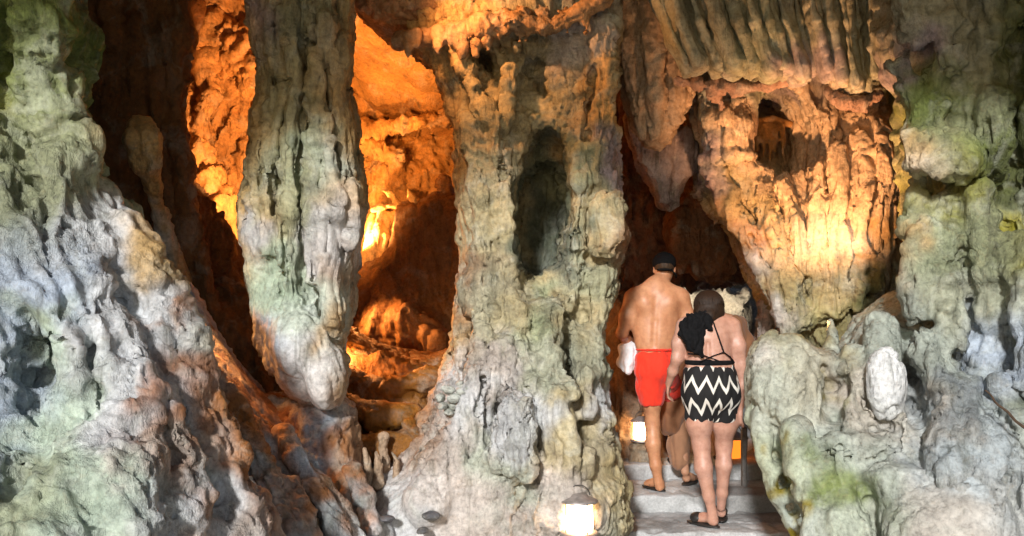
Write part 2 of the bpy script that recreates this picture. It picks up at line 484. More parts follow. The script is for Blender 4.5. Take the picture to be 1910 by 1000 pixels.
# ------------------------------------------------------------------ materials
class NT:
    def __init__(self, name):
        self.m = bpy.data.materials.new(name)
        self.m.use_nodes = True
        self.t = self.m.node_tree
        self.t.nodes.clear()
        self.out = self.n('ShaderNodeOutputMaterial')

    def n(self, typ, **kw):
        nd = self.t.nodes.new(typ)
        for k, v in kw.items():
            if k.startswith('i_'):
                nd.inputs[k[2:].replace('_', ' ')].default_value = v
            else:
                setattr(nd, k, v)
        return nd

    def l(self, a, b): self.t.links.new(a, b)

    def math(self, op, a, b=None, c=None, clamp=False):
        nd = self.n('ShaderNodeMath', operation=op, use_clamp=clamp)
        for i, v in enumerate((a, b, c)):
            if v is None: continue
            if isinstance(v, (int, float)): nd.inputs[i].default_value = v
            else: self.l(v, nd.inputs[i])
        return nd.outputs[0]

    def mix(self, fac, a, b, typ='MIX'):
        nd = self.n('ShaderNodeMix', data_type='RGBA', blend_type=typ)
        for s, v in ((nd.inputs[0], fac), (nd.inputs[6], a), (nd.inputs[7], b)):
            if isinstance(v, (int, float)): s.default_value = v
            elif isinstance(v, tuple): s.default_value = (*v, 1) if len(v) == 3 else v
            else: self.l(v, s)
        return nd.outputs[2]

    def coords(self, scale=(1, 1, 1)):
        g = self.n('ShaderNodeNewGeometry')
        mp = self.n('ShaderNodeMapping')
        mp.inputs['Scale'].default_value = scale
        self.l(g.outputs['Position'], mp.inputs['Vector'])
        return mp.outputs[0]

    def obj(self, scale=(1, 1, 1)):
        g = self.n('ShaderNodeTexCoord')
        mp = self.n('ShaderNodeMapping')
        mp.inputs['Scale'].default_value = scale
        self.l(g.outputs['Object'], mp.inputs['Vector'])
        return mp.outputs[0]

    def noise(self, vec, scale, detail=4, rough=0.6, dist=0.0):
        nd = self.n('ShaderNodeTexNoise')
        nd.inputs['Scale'].default_value = scale
        nd.inputs['Detail'].default_value = detail
        nd.inputs['Roughness'].default_value = rough
        nd.inputs['Distortion'].default_value = dist
        self.l(vec, nd.inputs['Vector'])
        return nd.outputs[0]

    def ramp(self, fac, stops):
        nd = self.n('ShaderNodeValToRGB')
        e = nd.color_ramp.elements
        while len(e) < len(stops): e.new(0.5)
        for el, (p, c) in zip(e, stops):
            el.position = p
            el.color = (*c, 1) if isinstance(c, tuple) else (c, c, c, 1)
        self.l(fac, nd.inputs[0])
        return nd.outputs[0]

    def bsdf(self, color, rough=0.8, bump=None, bstr=0.5, bdist=0.01, **kw):
        b = self.n('ShaderNodeBsdfPrincipled')
        for s, v in (('Base Color', color), ('Roughness', rough)):
            if isinstance(v, (int, float)): b.inputs[s].default_value = v
            elif isinstance(v, tuple): b.inputs[s].default_value = (*v, 1)
            else: self.l(v, b.inputs[s])
        for k, v in kw.items():
            b.inputs[k.replace('_', ' ')].default_value = v
        if bump is not None:
            bm = self.n('ShaderNodeBump')
            bm.inputs['Strength'].default_value = bstr
            bm.inputs['Distance'].default_value = bdist
            self.l(bump, bm.inputs['Height'])
            self.l(bm.outputs[0], b.inputs['Normal'])
        self.l(b.outputs[0], self.out.inputs[0])
        return self.m


def rock_material(name, zs=0.35, sat=1.22, gain=1.0, rough=0.58, bump=1.0, och=0.10):
    t = NT(name)
    at = t.n('ShaderNodeAttribute', attribute_name='stain_shade')
    v = t.coords((1, 1, zs))
    vi = t.coords((1, 1, 1))
    n1 = t.noise(v, 9, 6, 0.68, 0.6)      # streaks
    n2 = t.noise(vi, 38, 5, 0.7)          # grain
    n3 = t.noise(vi, 4.2, 5, 0.62, 0.8)   # blotches
    n4 = t.noise(vi, 15, 4, 0.6, 1.2)
    c = at.outputs['Color']
    # pale lime deposit and dark mineral stains, with their own shapes
    pale = t.ramp(n3, [(0.52, 0.0), (0.66, 1.0)])
    c = t.mix(t.math('MULTIPLY', pale, 0.30), c, (0.60, 0.62, 0.56))
    dk = t.ramp(n1, [(0.30, 1.0), (0.46, 0.0)])
    c = t.mix(t.math('MULTIPLY', dk, 0.62), c, (0.085, 0.085, 0.06))
    oc = t.ramp(n4, [(0.56, 0.0), (0.68, 1.0)])
    c = t.mix(t.math('MULTIPLY', oc, och), c, (0.36, 0.22, 0.10))
    gr = t.ramp(n2, [(0.25, 0.5), (0.5, 1.0), (0.75, 1.35)])
    c = t.mix(1.0, c, gr, 'MULTIPLY')
    hs = t.n('ShaderNodeHueSaturation')
    hs.inputs['Saturation'].default_value = sat
    hs.inputs['Value'].default_value = gain
    t.l(c, hs.inputs['Color'])
    # relief finer than the mesh
    vo = t.n('ShaderNodeTexVoronoi', feature='DISTANCE_TO_EDGE')
    vo.inputs['Scale'].default_value = 16
    wv = t.n('ShaderNodeVectorMath', operation='MULTIPLY_ADD')
    nz = t.n('ShaderNodeTexNoise'); nz.inputs['Scale'].default_value = 6; nz.inputs['Detail'].default_value = 4
    t.l(vi, nz.inputs['Vector'])
    t.l(nz.outputs['Color'], wv.inputs[0]); wv.inputs[1].default_value = (0.5, 0.5, 0.5); t.l(v, wv.inputs[2])
    t.l(wv.outputs[0], vo.inputs['Vector'])
    ck = t.ramp(vo.outputs['Distance'], [(0.0, 0.0), (0.05, 1.0)])
    h1 = t.noise(v, 15, 8, 0.66, 0.5)
    hh = t.math('ADD', t.math('MULTIPLY', h1, 1.0), t.math('MULTIPLY', n2, 0.30))
    hh = t.math('ADD', hh, t.math('MULTIPLY', ck, 0.05))
    cr = t.ramp(t.noise(vi, 2.1, 3, 0.5, 0.5), [(0.38, 0.22), (0.62, 1.0)])
    hh = t.math('MULTIPLY', t.math('MULTIPLY', hh, at.outputs['Alpha']), cr)
    rg = t.ramp(n3, [(0.3, rough - 0.12), (0.7, rough + 0.12)])
    return t.bsdf(hs.outputs[0], rg, hh, 1.0 * bump, 0.050)


M_ROCK = rock_material('limestone', zs=0.22)
M_WARM = rock_material('ochre_limestone', sat=1.25, zs=0.22)
M_DARK = rock_material('brown_limestone', gain=0.8)
M_DRAPE = rock_material('drapery_stone', zs=0.12)
M_SMOOTH = rock_material('polished_flowstone', zs=0.6, bump=0.65, rough=0.6)

# ================================================================== THE CAVE
# ---- floor
def smooth_field(x, y, pts, base):
    num = np.zeros_like(x) + base * 0.02
    den = np.zeros_like(x) + 0.02
    for px_, py_, z_, r_ in pts:
        w = np.exp(-((x - px_) ** 2 + (y - py_) ** 2) / (r_ * r_))
        num += w * z_; den += w
    return num / den


FLOOR_PTS = [(-3.5, 4.0, 0.35, 1.2), (-2.4, 4.4, 0.30, 0.8), (-1.5, 4.9, 0.22, 0.7), (-0.9, 5.6, 0.15, 0.6), (-0.4, 5.4, 0.12, 0.5), (0.2, 5.3, 0.06, 0.5), (0.4, 5.7, 0.10, 0.4),
             (0.75, 5.7, -0.10, 0.4), (0.45, 6.4, 0.2, 0.4), (0.9, 6.2, -0.15, 0.3), (1.3, 6.3, -0.16, 0.5), (1.3, 6.9, -0.16, 0.4), (1.3, 7.8, -0.02, 0.5), (1.4, 8.8, 0.10, 0.6), (0.7, 7.0, 0.1, 0.3),
             (2.0, 5.2, -0.15, 0.6), (3.0, 5.0, -0.2, 0.8), (-0.9, 6.8, 0.35, 0.6), (-1.0, 7.8, 0.55, 0.7), (-0.8, 9.0, 0.75, 0.8), (-2.0, 7.0, 0.2, 0.6), (-2.4, 8.5, 0.3, 0.9),
             (0, 1, -0.1, 2.0), (0, 3, -0.05, 1.5), (0, 12, 0.4, 2.0), (3, 9, 0.3, 1.0), (2.2, 12, 0.6, 2.0)]
nx, ny = 260, 290
gx = np.linspace(-7.5, 7.5, nx)
gy = np.concatenate([np.linspace(-6, 4.2, 60), np.linspace(4.22, 8.5, 160), np.linspace(8.55, 15.5, 70)])
GX, GY = np.meshgrid(gx, gy, indexing='ij')
GZ = smooth_field(GX, GY, FLOOR_PTS, 0.0)
P3 = np.stack([GX.ravel(), GY.ravel(), GZ.ravel()], 1)
path = np.exp(-((np.clip(np.abs(P3[:, 0] - 1.3) - 0.5, 0, 9)) / 0.12) ** 2) * (P3[:, 1] > 5.9)
P3[:, 2] += (1 - path) * (0.07 * fbm(P3.astype(np.float32), (1.6, 1.2, 1), 3, 4) + 0.035 * (0.4 - np.abs(fbm(P3.astype(np.float32), (5, 2.6, 1), 3, 8))))
ix = (np.arange(nx - 1)[:, None] * ny + np.arange(ny - 1)[None, :]).ravel()
FQ = np.stack([ix, ix + ny, ix + ny + 1, ix + 1], 1)
P3 = relief(P3, FQ, big=0, flute=0, fine=0.006, crack=0.015, zs=1)
me = mesh_np('ground', P3, FQ)
Cf = np.array(PALE)[None] * np.ones((len(P3), 1))
nn = fbm(P3.astype(np.float32), 1.4, 4, 66)[:, None]
Cf = Cf * (1 - np.clip(nn + .3, 0, 1)) + np.array(PINK)[None] * np.clip(nn + .3, 0, 1)
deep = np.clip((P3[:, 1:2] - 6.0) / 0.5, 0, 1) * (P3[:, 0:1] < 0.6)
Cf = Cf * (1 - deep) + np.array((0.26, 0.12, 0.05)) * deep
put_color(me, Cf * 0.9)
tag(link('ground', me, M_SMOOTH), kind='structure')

# ---- ceiling: a thick rough vault from the cave mouth back
nx, ny = 180, 170
gx = np.linspace(-7.5, 7.5, nx); gy = np.linspace(2.0, 12.5, ny)
GX, GY = np.meshgrid(gx, gy, indexing='ij')
CEIL = [(-6.5, 6, 2.2, 1.5), (6.5, 6, 2.2, 1.5), (0, 2, 4.3, 1.5), (-2, 4, 4.1, 1.2), (2, 4, 4.1, 1.2), (0, 5.5, 4.25, 1.2), (-1.0, 7.2, 4.05, 0.7), (-1.2, 8.6, 3.9, 0.8), (-1.3, 10.2, 3.2, 0.9),
        (-3, 8, 5.2, 1.0), (-3, 10, 5.2, 1.2), (1.6, 7, 4.3, 0.8), (1.5, 9, 3.9, 0.8), (2.5, 6, 4.2, 1.0), (-3, 6, 4.3, 1.0), (0.2, 9, 4.0, 0.7), (3.2, 4.0, 3.7, 0.8), (2.6, 2.2, 3.75, 0.9), (1.0, 2.1, 4.15, 0.8), (-0.7, 2.1, 4.25, 0.8), (-2.2, 2.1, 4.1, 0.7), (-3.4, 2.2, 3.6, 0.8)]  # front edge hung low, out of view, to shade the upper rocks
GZ = smooth_field(GX, GY, CEIL, 4.0)
P3 = np.stack([GX.ravel(), GY.ravel(), GZ.ravel()], 1)
P3[:, 2] += 0.14 * fbm(P3.astype(np.float32), 1.3, 4, 14)
ix = (np.arange(nx - 1)[:, None] * ny + np.arange(ny - 1)[None, :]).ravel()
FQ = np.stack([ix, ix + 1, ix + ny + 1, ix + ny], 1)
# opening in the roof over the far chamber on the right: daylight falls in there
cx, cyy = P3[FQ, 0].mean(1), P3[FQ, 1].mean(1)
keep = ~((cyy > 10.1) & (cx > 0.7 + 0.25 * np.sin(cyy * 5)))
FQ = FQ[keep]
P3 = relief(P3, FQ, big=0.02, flute=0.03, fine=0.012, crack=0.03, lump=0.05, zs=1, seed=2)
n0 = len(P3)
top = P3.copy(); top[:, 2] += 0.35
me = mesh_np('cave_ceiling', np.vstack([P3, top]), np.vstack([FQ, FQ[:, ::-1] + n0]))
put_color(me, np.vstack([np.array((0.42, 0.27, 0.14))[None] * (1 + .3 * fbm(P3.astype(np.float32), 2.5, 4, 3))[:, None]] * 2))
tag(link('cave_ceiling', me, M_WARM), kind='structure')


# ---- outer walls of the cave (sides and back)
def wall_sheet(name, pts, z0, z1, inward, seed, col, nz=80, step=0.08):
    pts = np.array(pts, float)
    seg = np.linalg.norm(np.diff(pts, axis=0), axis=1)
    t = np.concatenate([[0], np.cumsum(seg)])
    n = int(t[-1] / step)
    s = np.linspace(0, t[-1], n)
    xx = np.interp(s, t, pts[:, 0]); yy = np.interp(s, t, pts[:, 1])
    zz = np.linspace(z0, z1, nz)
    V = np.stack([np.repeat(xx, nz), np.repeat(yy, nz), np.tile(zz, n)], 1)
    i = (np.arange(n - 1)[:, None] * nz + np.arange(nz - 1)[None]).ravel()
    F = np.stack([i, i + nz, i + nz + 1, i + 1], 1)
    if inward: F = F[:, ::-1].copy()
    V = relief(V, F, big=0.22, flute=0.10, fine=0.015, crack=0.04, lump=0.05, zs=0.3, seed=seed)
    me = mesh_np(name, V, F)
    put_color(me, np.array(col)[None] * (1 + .3 * fbm(V.astype(np.float32), 2.2, 4, 3))[:, None])
    tag(link(name, me, M_DARK), kind='structure')


wall_sheet('cave_wall', [(-5.4, 4.0), (-5.2, 6), (-5.0, 9.5), (-3.6, 11.2), (-1, 11.6), (0.9, 10.9)], -0.8, 6.0, False, 1, (0.36, 0.22, 0.12))
wall_sheet('cave_wall', [(4.9, 10.5), (5.0, 8), (5.4, 5), (5.2, 2.5)], -0.8, 5.2, False, 4, (0.3, 0.28, 0.2))
# the far chamber, open to the sky
wall_sheet('far_chamber_wall', [(0.7, 10.6), (1.3, 12.2), (2.4, 12.9), (3.6, 13.2), (4.8, 12.2), (5.0, 10.3)], -0.8, 3.4, False, 9, (0.62, 0.58, 0.50), step=0.035)

# ---- A: big mound and wall on the left
v = Vol(0.015)
v.slab([(-380, -180), (140, -180), (135, 20), (150, 80), (128, 170), (150, 250), (168, 300), (165, 345), (200, 362), (235, 385), (268, 440), (300, 520), (335, 590), (362, 650), (385, 720), (420, 790), (452, 850), (490, 900),
        (540, 960), (600, 1040), (700, 1150), (-380, 1150)], 5.0, 0.75, 0.38,
       bend=[(60, 950, -0.75, 260), (250, 900, -0.42, 160), (-100, 600, -0.5, 250), (-200, 900, -0.6, 250), (60, 330, -0.10, 120), (40, 60, -0.15, 130), (200, 560, -0.25, 100)])
for pts in [  # flowstone ribs, top to foot
    [(205, 375, 4.6, 24), (225, 430, 4.45, 36), (265, 520, 4.40, 44), (310, 640, 4.35, 48), (350, 740, 4.3, 46), (400, 860, 4.2, 44), (450, 980, 4.1, 50), (480, 1080, 4.0, 50)],
    [(160, 430, 4.25, 26), (150, 520, 4.1, 40), (190, 620, 4.05, 44), (250, 730, 4.0, 46), (300, 850, 3.9, 50), (330, 960, 3.8, 55), (350, 1060, 3.7, 60)],
    [(110, 480, 4.1, 30), (95, 560, 4.0, 34), (120, 650, 3.95, 38), (150, 730, 3.9, 38), (200, 800, 3.85, 36), (240, 900, 3.6, 44), (250, 1000, 3.5, 54)],
    [(20, 560, 4.0, 36), (5, 660, 3.95, 38), (0, 760, 3.9, 36)],
    [(90, 690, 3.95, 20), (95, 770, 3.85, 24), (120, 800, 3.8, 20)],
    [(172, 365, 4.6, 16), (185, 410, 4.45, 20), (200, 450, 4.4, 18)],
    [(130, 160, 4.55, 22), (105, 200, 4.5, 16), (95, 240, 4.45, 12)],
    [(60, -100, 4.45, 60), (70, 40, 4.4, 48), (60, 130, 4.45, 36)],
    [(150, 270, 4.5, 24), (120, 320, 4.4, 34), (60, 380, 4.3, 44), (30, 450, 4.2, 50)],
    [(100, 330, 4.35, 34), (60, 470, 4.15, 50), (0, 520, 4.1, 50)],
]: v.chain(pts, k=0.15)
v.ell(60, 870, 3.75, 150, 0.35, 34, k=0.15, rot=-6)
v.ell(190, 860, 3.7, 70, 0.25, 38, k=0.1)
v.ell(40, 1000, 3.5, 180, 0.4, 70, k=0.15)
for pts, k in [([(50, 595, 3.72, 18), (70, 640, 3.7, 30), (58, 700, 3.72, 34), (48, 760, 3.75, 26), (70, 795, 3.75, 12)], 0.04),
               ([(100, 615, 3.62, 7), (118, 640, 3.62, 8)], 0.03), ([(-10, 880, 3.35, 14), (16, 895, 3.35, 20), (24, 915, 3.35, 14)], 0.05),
               ([(160, 600, 3.72, 7), (168, 650, 3.7, 10), (172, 700, 3.65, 9), (180, 780, 3.6, 12)], 0.04),
               ([(300, 750, 3.85, 5), (305, 800, 3.8, 9), (325, 850, 3.75, 12), (310, 920, 3.7, 8)], 0.04),
               ([(225, 620, 3.85, 5), (230, 650, 3.82, 9)], 0.03), ([(48, 290, 4.1, 12), (52, 340, 4.1, 16), (40, 380, 4.1, 8)], 0.05), ([(8, 0, 4.25, 6), (10, 120, 4.2, 10), (4, 250, 4.2, 8)], 0.04),
               ([(205, 560, 3.85, 6), (212, 600, 3.8, 7)], 0.03)]:
    v.chain(pts, k=k, cut=True)
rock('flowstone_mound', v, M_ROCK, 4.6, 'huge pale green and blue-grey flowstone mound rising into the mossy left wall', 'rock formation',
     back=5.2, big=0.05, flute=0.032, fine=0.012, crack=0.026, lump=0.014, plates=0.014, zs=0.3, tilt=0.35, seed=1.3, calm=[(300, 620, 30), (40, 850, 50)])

# right flank and toes of the mound
v = Vol(0.014)
v.slab([(300, 500), (345, 560), (400, 640), (450, 700), (500, 760), (540, 800), (590, 850), (640, 910), (700, 975), (770, 1080), (780, 1150), (300, 1150), (280, 800)], 5.75, 0.5, 0.25,
       bend=[(500, 950, -0.35, 150), (420, 800, -0.1, 100)])
for pts in [
    [(400, 700, 5.25, 12), (432, 760, 5.2, 18), (462, 830, 5.1, 22), (500, 900, 4.95, 28), (540, 980, 4.8, 34), (570, 1080, 4.7, 40)],
    [(528, 812, 5.3, 13), (555, 850, 5.2, 17), (590, 910, 5.1, 21), (630, 980, 5.0, 26), (670, 1080, 4.9, 30)],
    [(578, 855, 5.3, 14), (603, 900, 5.2, 17), (640, 950, 5.15, 15), (672, 1010, 5.1, 18)],
    [(545, 905, 5.0, 16), (560, 950, 4.9, 20), (580, 1010, 4.8, 24)],
    [(470, 920, 4.7, 24), (490, 980, 4.6, 26), (510, 1060, 4.5, 30)],
    [(655, 880, 5.55, 14), (680, 930, 5.45, 16), (700, 990, 5.35, 18)],
]: v.chain(pts, k=0.045)
rock('mound_foot', v, M_ROCK, 5.2, 'pale ribs of flowstone with rust valleys running down beside the mound', 'rock formation',
     back=6.1, big=0.03, flute=0.025, fine=0.012, crack=0.02, lump=0.02, zs=0.35, tilt=0.7, seed=2.2)

# ---- B: brown wall behind the mound
v = Vol(0.02)
v.slab([(-200, -180), (385, -180), (378, -20), (350, 70), (318, 150), (305, 240), (338, 330), (398, 390), (445, 460), (468, 520), (520, 560), (580, 700), (620, 820), (640, 920), (300, 1000), (-200, 800)], 6.9, 0.5, 0.3,
       bend=[(200, 200, -0.25, 120), (400, 480, 0.3, 90), (420, 660, -0.1, 80)])
for x, w in ((165, 28), (215, 34), (262, 26), (300, 18), (335, 16)):
    v.chain([(x + 12, -150, 6.4, w), (x, 60, 6.38, w), (x - 6, 240, 6.4, w * .8), (x + 20, 420, 6.45, w * .9), (x + 70, 600, 6.45, w)], k=0.06)
v.chain([(305, 560, 6.3, 22), (350, 640, 6.2, 26), (410, 740, 6.0, 28), (480, 830, 5.9, 30)], k=0.08)
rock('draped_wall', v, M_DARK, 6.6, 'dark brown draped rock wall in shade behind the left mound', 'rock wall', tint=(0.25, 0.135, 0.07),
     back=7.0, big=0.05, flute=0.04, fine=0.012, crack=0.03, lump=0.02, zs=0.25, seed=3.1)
v = Vol(0.012)
v.chain([(264, 240, 5.85, 24), (265, 262, 5.8, 30), (272, 300, 5.85, 25), (284, 345, 6.0, 15), (300, 400, 6.2, 14), (330, 520, 6.35, 22)], k=0.05)
rock('boss', v, M_ROCK, 6.2, 'rounded grey-green boss of rock standing out from the brown wall', 'rock boss', big=0.02, flute=0.015, fine=0.008, crack=0.014, lump=0.012, seed=4)

# ---- C: wall lit orange between mound and column
v = Vol(0.02)
v.slab([(180, -180), (600, -180), (600, 900), (180, 900)], 9.2, 0.6, 0.3, bend=[(450, 100, -0.3, 120), (380, 500, 0.2, 120)])
random.seed(5)
for i in range(13):
    x = 300 + i * 20 + random.uniform(-8, 8)
    y0 = random.uniform(-150, 60)
    v.chain([(x + 60, y0, 8.6, 9), (x + 40, y0 + 90, 8.55, 11), (x + 14, y0 + 170, 8.5, 10), (x + 8, y0 + 260, 8.55, 6), (x + 4, y0 + 290, 8.6, 3)], k=0.05)
v.chain([(350, 150, 8.4, 18), (345, 220, 8.3, 24), (368, 300, 8.2, 26), (400, 350, 8.15, 24), (430, 390, 8.1, 22), (455, 440, 8.1, 17), (460, 540, 8.1, 12)], k=0.07)
v.chain([(318, 160, 8.0, 8), (322, 200, 7.95, 10), (318, 250, 7.95, 5)], k=0.04)
v.chain([(362, 30, 8.4, 22), (350, 90, 8.35, 16), (340, 150, 8.3, 10)], k=0.05)
v.chain([(410, 60, 8.3, 22), (450, 90, 8.3, 26), (480, 140, 8.3, 26)], k=0.07)
v.chain([(395, 120, 8.3, 12), (380, 190, 8.2, 14), (375, 250, 8.2, 10)], k=0.05)
for c in [(412, 100, 14, 22), (452, 282, 14, 22), (400, 290, 12, 30), (435, 230, 9, 22), (470, 100, 12, 14)]:
    v.ell(c[0], c[1], 8.25, c[2], 0.22, c[3], k=0.05, cut=True)
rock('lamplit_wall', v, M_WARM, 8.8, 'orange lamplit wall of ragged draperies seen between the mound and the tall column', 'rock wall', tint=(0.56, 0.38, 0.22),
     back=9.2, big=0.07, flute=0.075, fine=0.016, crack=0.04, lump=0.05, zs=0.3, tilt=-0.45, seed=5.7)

# ---- D: tall column left of centre
v = Vol(0.012)
v.slab([(480, -180), (645, -180), (642, 0), (656, 60), (648, 130), (656, 190), (662, 260), (673, 335), (677, 400), (664, 470), (654, 530), (654, 580), (642, 640), (644, 700), (636, 748), (604, 775), (562, 748), (520, 694), (486, 640),
        (472, 560), (460, 480), (446, 400), (466, 330), (476, 220), (492, 150), (476, 80), (468, 0)], 6.0, 0.42, 0.36, bend=[(570, 40, -0.05, 100), (570, 640, -0.12, 80)])
for pts in [
    [(505, -120, 5.66, 18), (510, 60, 5.62, 20), (520, 180, 5.62, 15), (505, 330, 5.64, 20), (500, 470, 5.62, 22)],
    [(560, -120, 5.6, 22), (548, 60, 5.57, 20), (548, 180, 5.57, 16), (545, 320, 5.55, 18), (540, 470, 5.55, 20), (545, 560, 5.56, 20)],
    [(610, -120, 5.6, 20), (605, 40, 5.57, 20), (590, 150, 5.55, 18), (592, 260, 5.52, 18), (600, 400, 5.5, 26), (600, 520, 5.5, 26)],
    [(640, -100, 5.7, 14), (640, 60, 5.66, 14), (628, 110, 5.6, 20), (625, 140, 5.6, 14), (640, 260, 5.6, 18), (650, 360, 5.55, 22), (645, 450, 5.57, 18), (635, 560, 5.65, 12)],
    [(612, 200, 5.5, 8), (615, 290, 5.46, 9), (628, 370, 5.46, 10), (640, 440, 5.5, 8)],
    [(575, 200, 5.5, 6), (570, 300, 5.48, 7), (574, 380, 5.48, 7)],
]: v.chain(pts, k=0.035)
v.ell(560, 640, 5.55, 52, 0.2, 66, k=0.09, rot=14)
v.ell(602, 700, 5.55, 34, 0.18, 64, k=0.05, rot=6)
v.ell(552, 695, 5.62, 26, 0.12, 56, k=0.06, rot=24)
v.ell(628, 700, 5.62, 13, 0.08, 56, k=0.03)
v.ell(625, 560, 5.52, 22, 0.1, 70, k=0.05)
for pts in [
    [(592, 20, 5.42, 4), (588, 80, 5.38, 7), (572, 130, 5.36, 6), (530, 150, 5.36, 4), (500, 155, 5.4, 3)],
    [(538, 150, 5.36, 4), (528, 230, 5.36, 8), (520, 290, 5.36, 9), (512, 370, 5.38, 8), (508, 400, 5.4, 4)],
    [(562, 180, 5.36, 4), (568, 240, 5.36, 5), (560, 330, 5.34, 4), (558, 400, 5.34, 3)],
    [(606, 130, 5.36, 5), (616, 200, 5.34, 9), (622, 250, 5.34, 7), (634, 330, 5.34, 6), (648, 430, 5.38, 6)],
    [(650, 230, 5.44, 5), (664, 330, 5.44, 5), (672, 380, 5.5, 4)],
    [(626, 560, 5.36, 4), (630, 610, 5.36, 5), (615, 640, 5.36, 4), (585, 600, 5.36, 3)],
    [(618, 720, 5.38, 3), (620, 765, 5.4, 4)],
    [(598, 300, 5.32, 3), (594, 350, 5.32, 4), (596, 400, 5.32, 2)], [(648, 120, 5.4, 4), (644, 170, 5.38, 6), (640, 215, 5.38, 3)], [(632, 380, 5.34, 3), (640, 470, 5.36, 4), (634, 520, 5.4, 3)],
    [(490, 230, 5.45, 3), (486, 320, 5.45, 5), (480, 380, 5.45, 3)], [(530, 420, 5.34, 3), (526, 520, 5.36, 5), (522, 580, 5.4, 3)], [(580, 440, 5.32, 2), (584, 520, 5.32, 3), (574, 560, 5.32, 2)],
    [(612, 400, 5.32, 2), (606, 470, 5.32, 3)], [(650, 540, 5.45, 3), (642, 600, 5.45, 4)], [(510, 20, 5.4, 3), (514, 90, 5.4, 4)], [(560, -60, 5.36, 3), (556, 60, 5.36, 5), (566, 110, 5.36, 3)],
]: v.chain(pts, k=0.02, cut=True)
rock('column', v, M_ROCK, 5.8, 'tall fluted grey-green column with a smooth rounded foot left of centre', 'rock column',
     big=0.03, flute=0.032, fine=0.007, crack=0.026, lump=0.006, plates=0.008, zs=0.11, ff=1.5, seed=6.6, calm=[(560, 640, 70), (600, 710, 60), (640, 440, 26), (500, 560, 40)])

v = Vol(0.014)
v.slab([(505, 735), (560, 752), (610, 768), (642, 765), (668, 815), (690, 870), (712, 930), (745, 1000), (800, 1150), (540, 1150), (480, 850), (440, 760)], 6.15, 0.45, 0.3, bend=[(600, 900, -0.25, 90)])
v.chain([(600, 790, 5.8, 36), (620, 850, 5.7, 34), (650, 920, 5.6, 30), (690, 1000, 5.5, 34)], k=0.08)
v.ell(596, 772, 6.0, 58, 0.3, 34, k=0.12)
v.ell(612, 800, 5.8, 46, 0.2, 40, k=0.12)
v.chain([(655, 800, 5.9, 10), (664, 840, 5.85, 11), (675, 880, 5.85, 10)], k=0.04)
rock('column_base', v, M_ROCK, 5.9, 'rough blue-grey rock base below the tall column left of centre', 'rock formation',
     back=6.4, big=0.03, flute=0.02, fine=0.012, crack=0.02, lump=0.026, zs=0.5, seed=7.1)

# ---- E: rear chamber between the columns
v = Vol(0.022)
v.slab([(560, -180), (960, -180), (960, 760), (560, 760)], 10.3, 0.6, 0.3, bend=[(760, 140, 0.35, 120), (760, 330, -0.2, 60)])
for x in range(670, 860, 17):
    v.chain([(x, 30 + 30 * math.sin(x), 9.75, 12), (x + 5, 150 + 30 * math.sin(x * 3), 9.7, 10), (x + 2, 235 + 20 * math.sin(x * 5), 9.7, 5)], k=0.08)
v.chain([(660, 250, 9.5, 16), (760, 235, 9.4, 12), (850, 215, 9.4, 20)], k=0.15)
v.chain([(660, 285, 9.5, 14), (700, 280, 9.45, 10), (750, 290, 9.5, 14)], k=0.1)
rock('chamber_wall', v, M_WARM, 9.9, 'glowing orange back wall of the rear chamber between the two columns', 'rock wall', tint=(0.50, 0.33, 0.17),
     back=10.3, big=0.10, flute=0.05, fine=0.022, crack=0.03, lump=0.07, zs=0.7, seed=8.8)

v = Vol(0.018)
v.slab([(748, 395), (765, 378), (790, 385), (812, 366), (840, 372), (900, 380), (900, 800), (650, 800), (655, 520), (690, 500), (730, 480)], 8.9, 0.45, 0.2, bend=[(760, 620, -0.35, 90)])
for x, r in ((748, 10), (768, 14), (800, 16), (826, 12), (846, 14), (862, 10)):
    v.chain([(x, 395, 8.5, r), (x + 2, 480, 8.46, r), (x, 560, 8.42, r * .9), (x - 3, 650, 8.3, r)], k=0.04)
v.chain([(816, 345, 8.9, 8), (828, 340, 8.9, 14), (838, 372, 8.8, 12)], k=0.04)
v.chain([(660, 540, 8.5, 22), (720, 545, 8.4, 20), (760, 600, 8.2, 30), (820, 640, 8.0, 26)], k=0.12)
rock('fluted_block', v, M_DARK, 8.7, 'dark brown fluted block standing in front of the orange chamber wall', 'rock formation', tint=(0.33, 0.20, 0.11),
     back=9.2, big=0.03, flute=0.03, fine=0.012, crack=0.02, lump=0.02, zs=0.2, seed=9.9)

v = Vol(0.012)
for pts in [[(712, 392, 8.78, 6), (706, 430, 8.68, 8), (696, 470, 8.68, 8), (688, 500, 8.68, 6)],
            [(724, 398, 8.78, 6), (720, 440, 8.68, 7), (712, 480, 8.68, 5), (708, 496, 8.68, 3)],
            [(732, 400, 8.78, 5), (736, 430, 8.73, 5), (740, 460, 8.73, 5), (734, 486, 8.73, 4)],
            [(698, 400, 8.83, 7), (692, 440, 8.73, 7), (682, 480, 8.68, 6), (676, 500, 8.68, 7)],
            [(716, 356, 8.88, 3), (730, 362, 8.88, 6), (742, 385, 8.78, 9), (746, 398, 8.73, 8)],
            [(761, 352, 8.73, 3), (766, 368, 8.68, 6), (778, 388, 8.63, 6), (748, 392, 8.68, 6)],
            [(696, 392, 8.73, 4), (712, 385, 8.73, 5), (730, 384, 8.73, 4)],
            [(674, 504, 8.58, 6), (698, 500, 8.58, 5), (718, 488, 8.63, 4)]]:
    v.chain(pts, k=0.035)
v.ell(712, 440, 9.0, 30, 0.2, 60, k=0.05)
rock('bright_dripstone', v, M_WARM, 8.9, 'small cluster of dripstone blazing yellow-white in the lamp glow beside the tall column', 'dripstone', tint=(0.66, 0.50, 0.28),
     big=0.01, flute=0.012, fine=0.008, crack=0.01, lump=0.012, zs=0.2, seed=10)

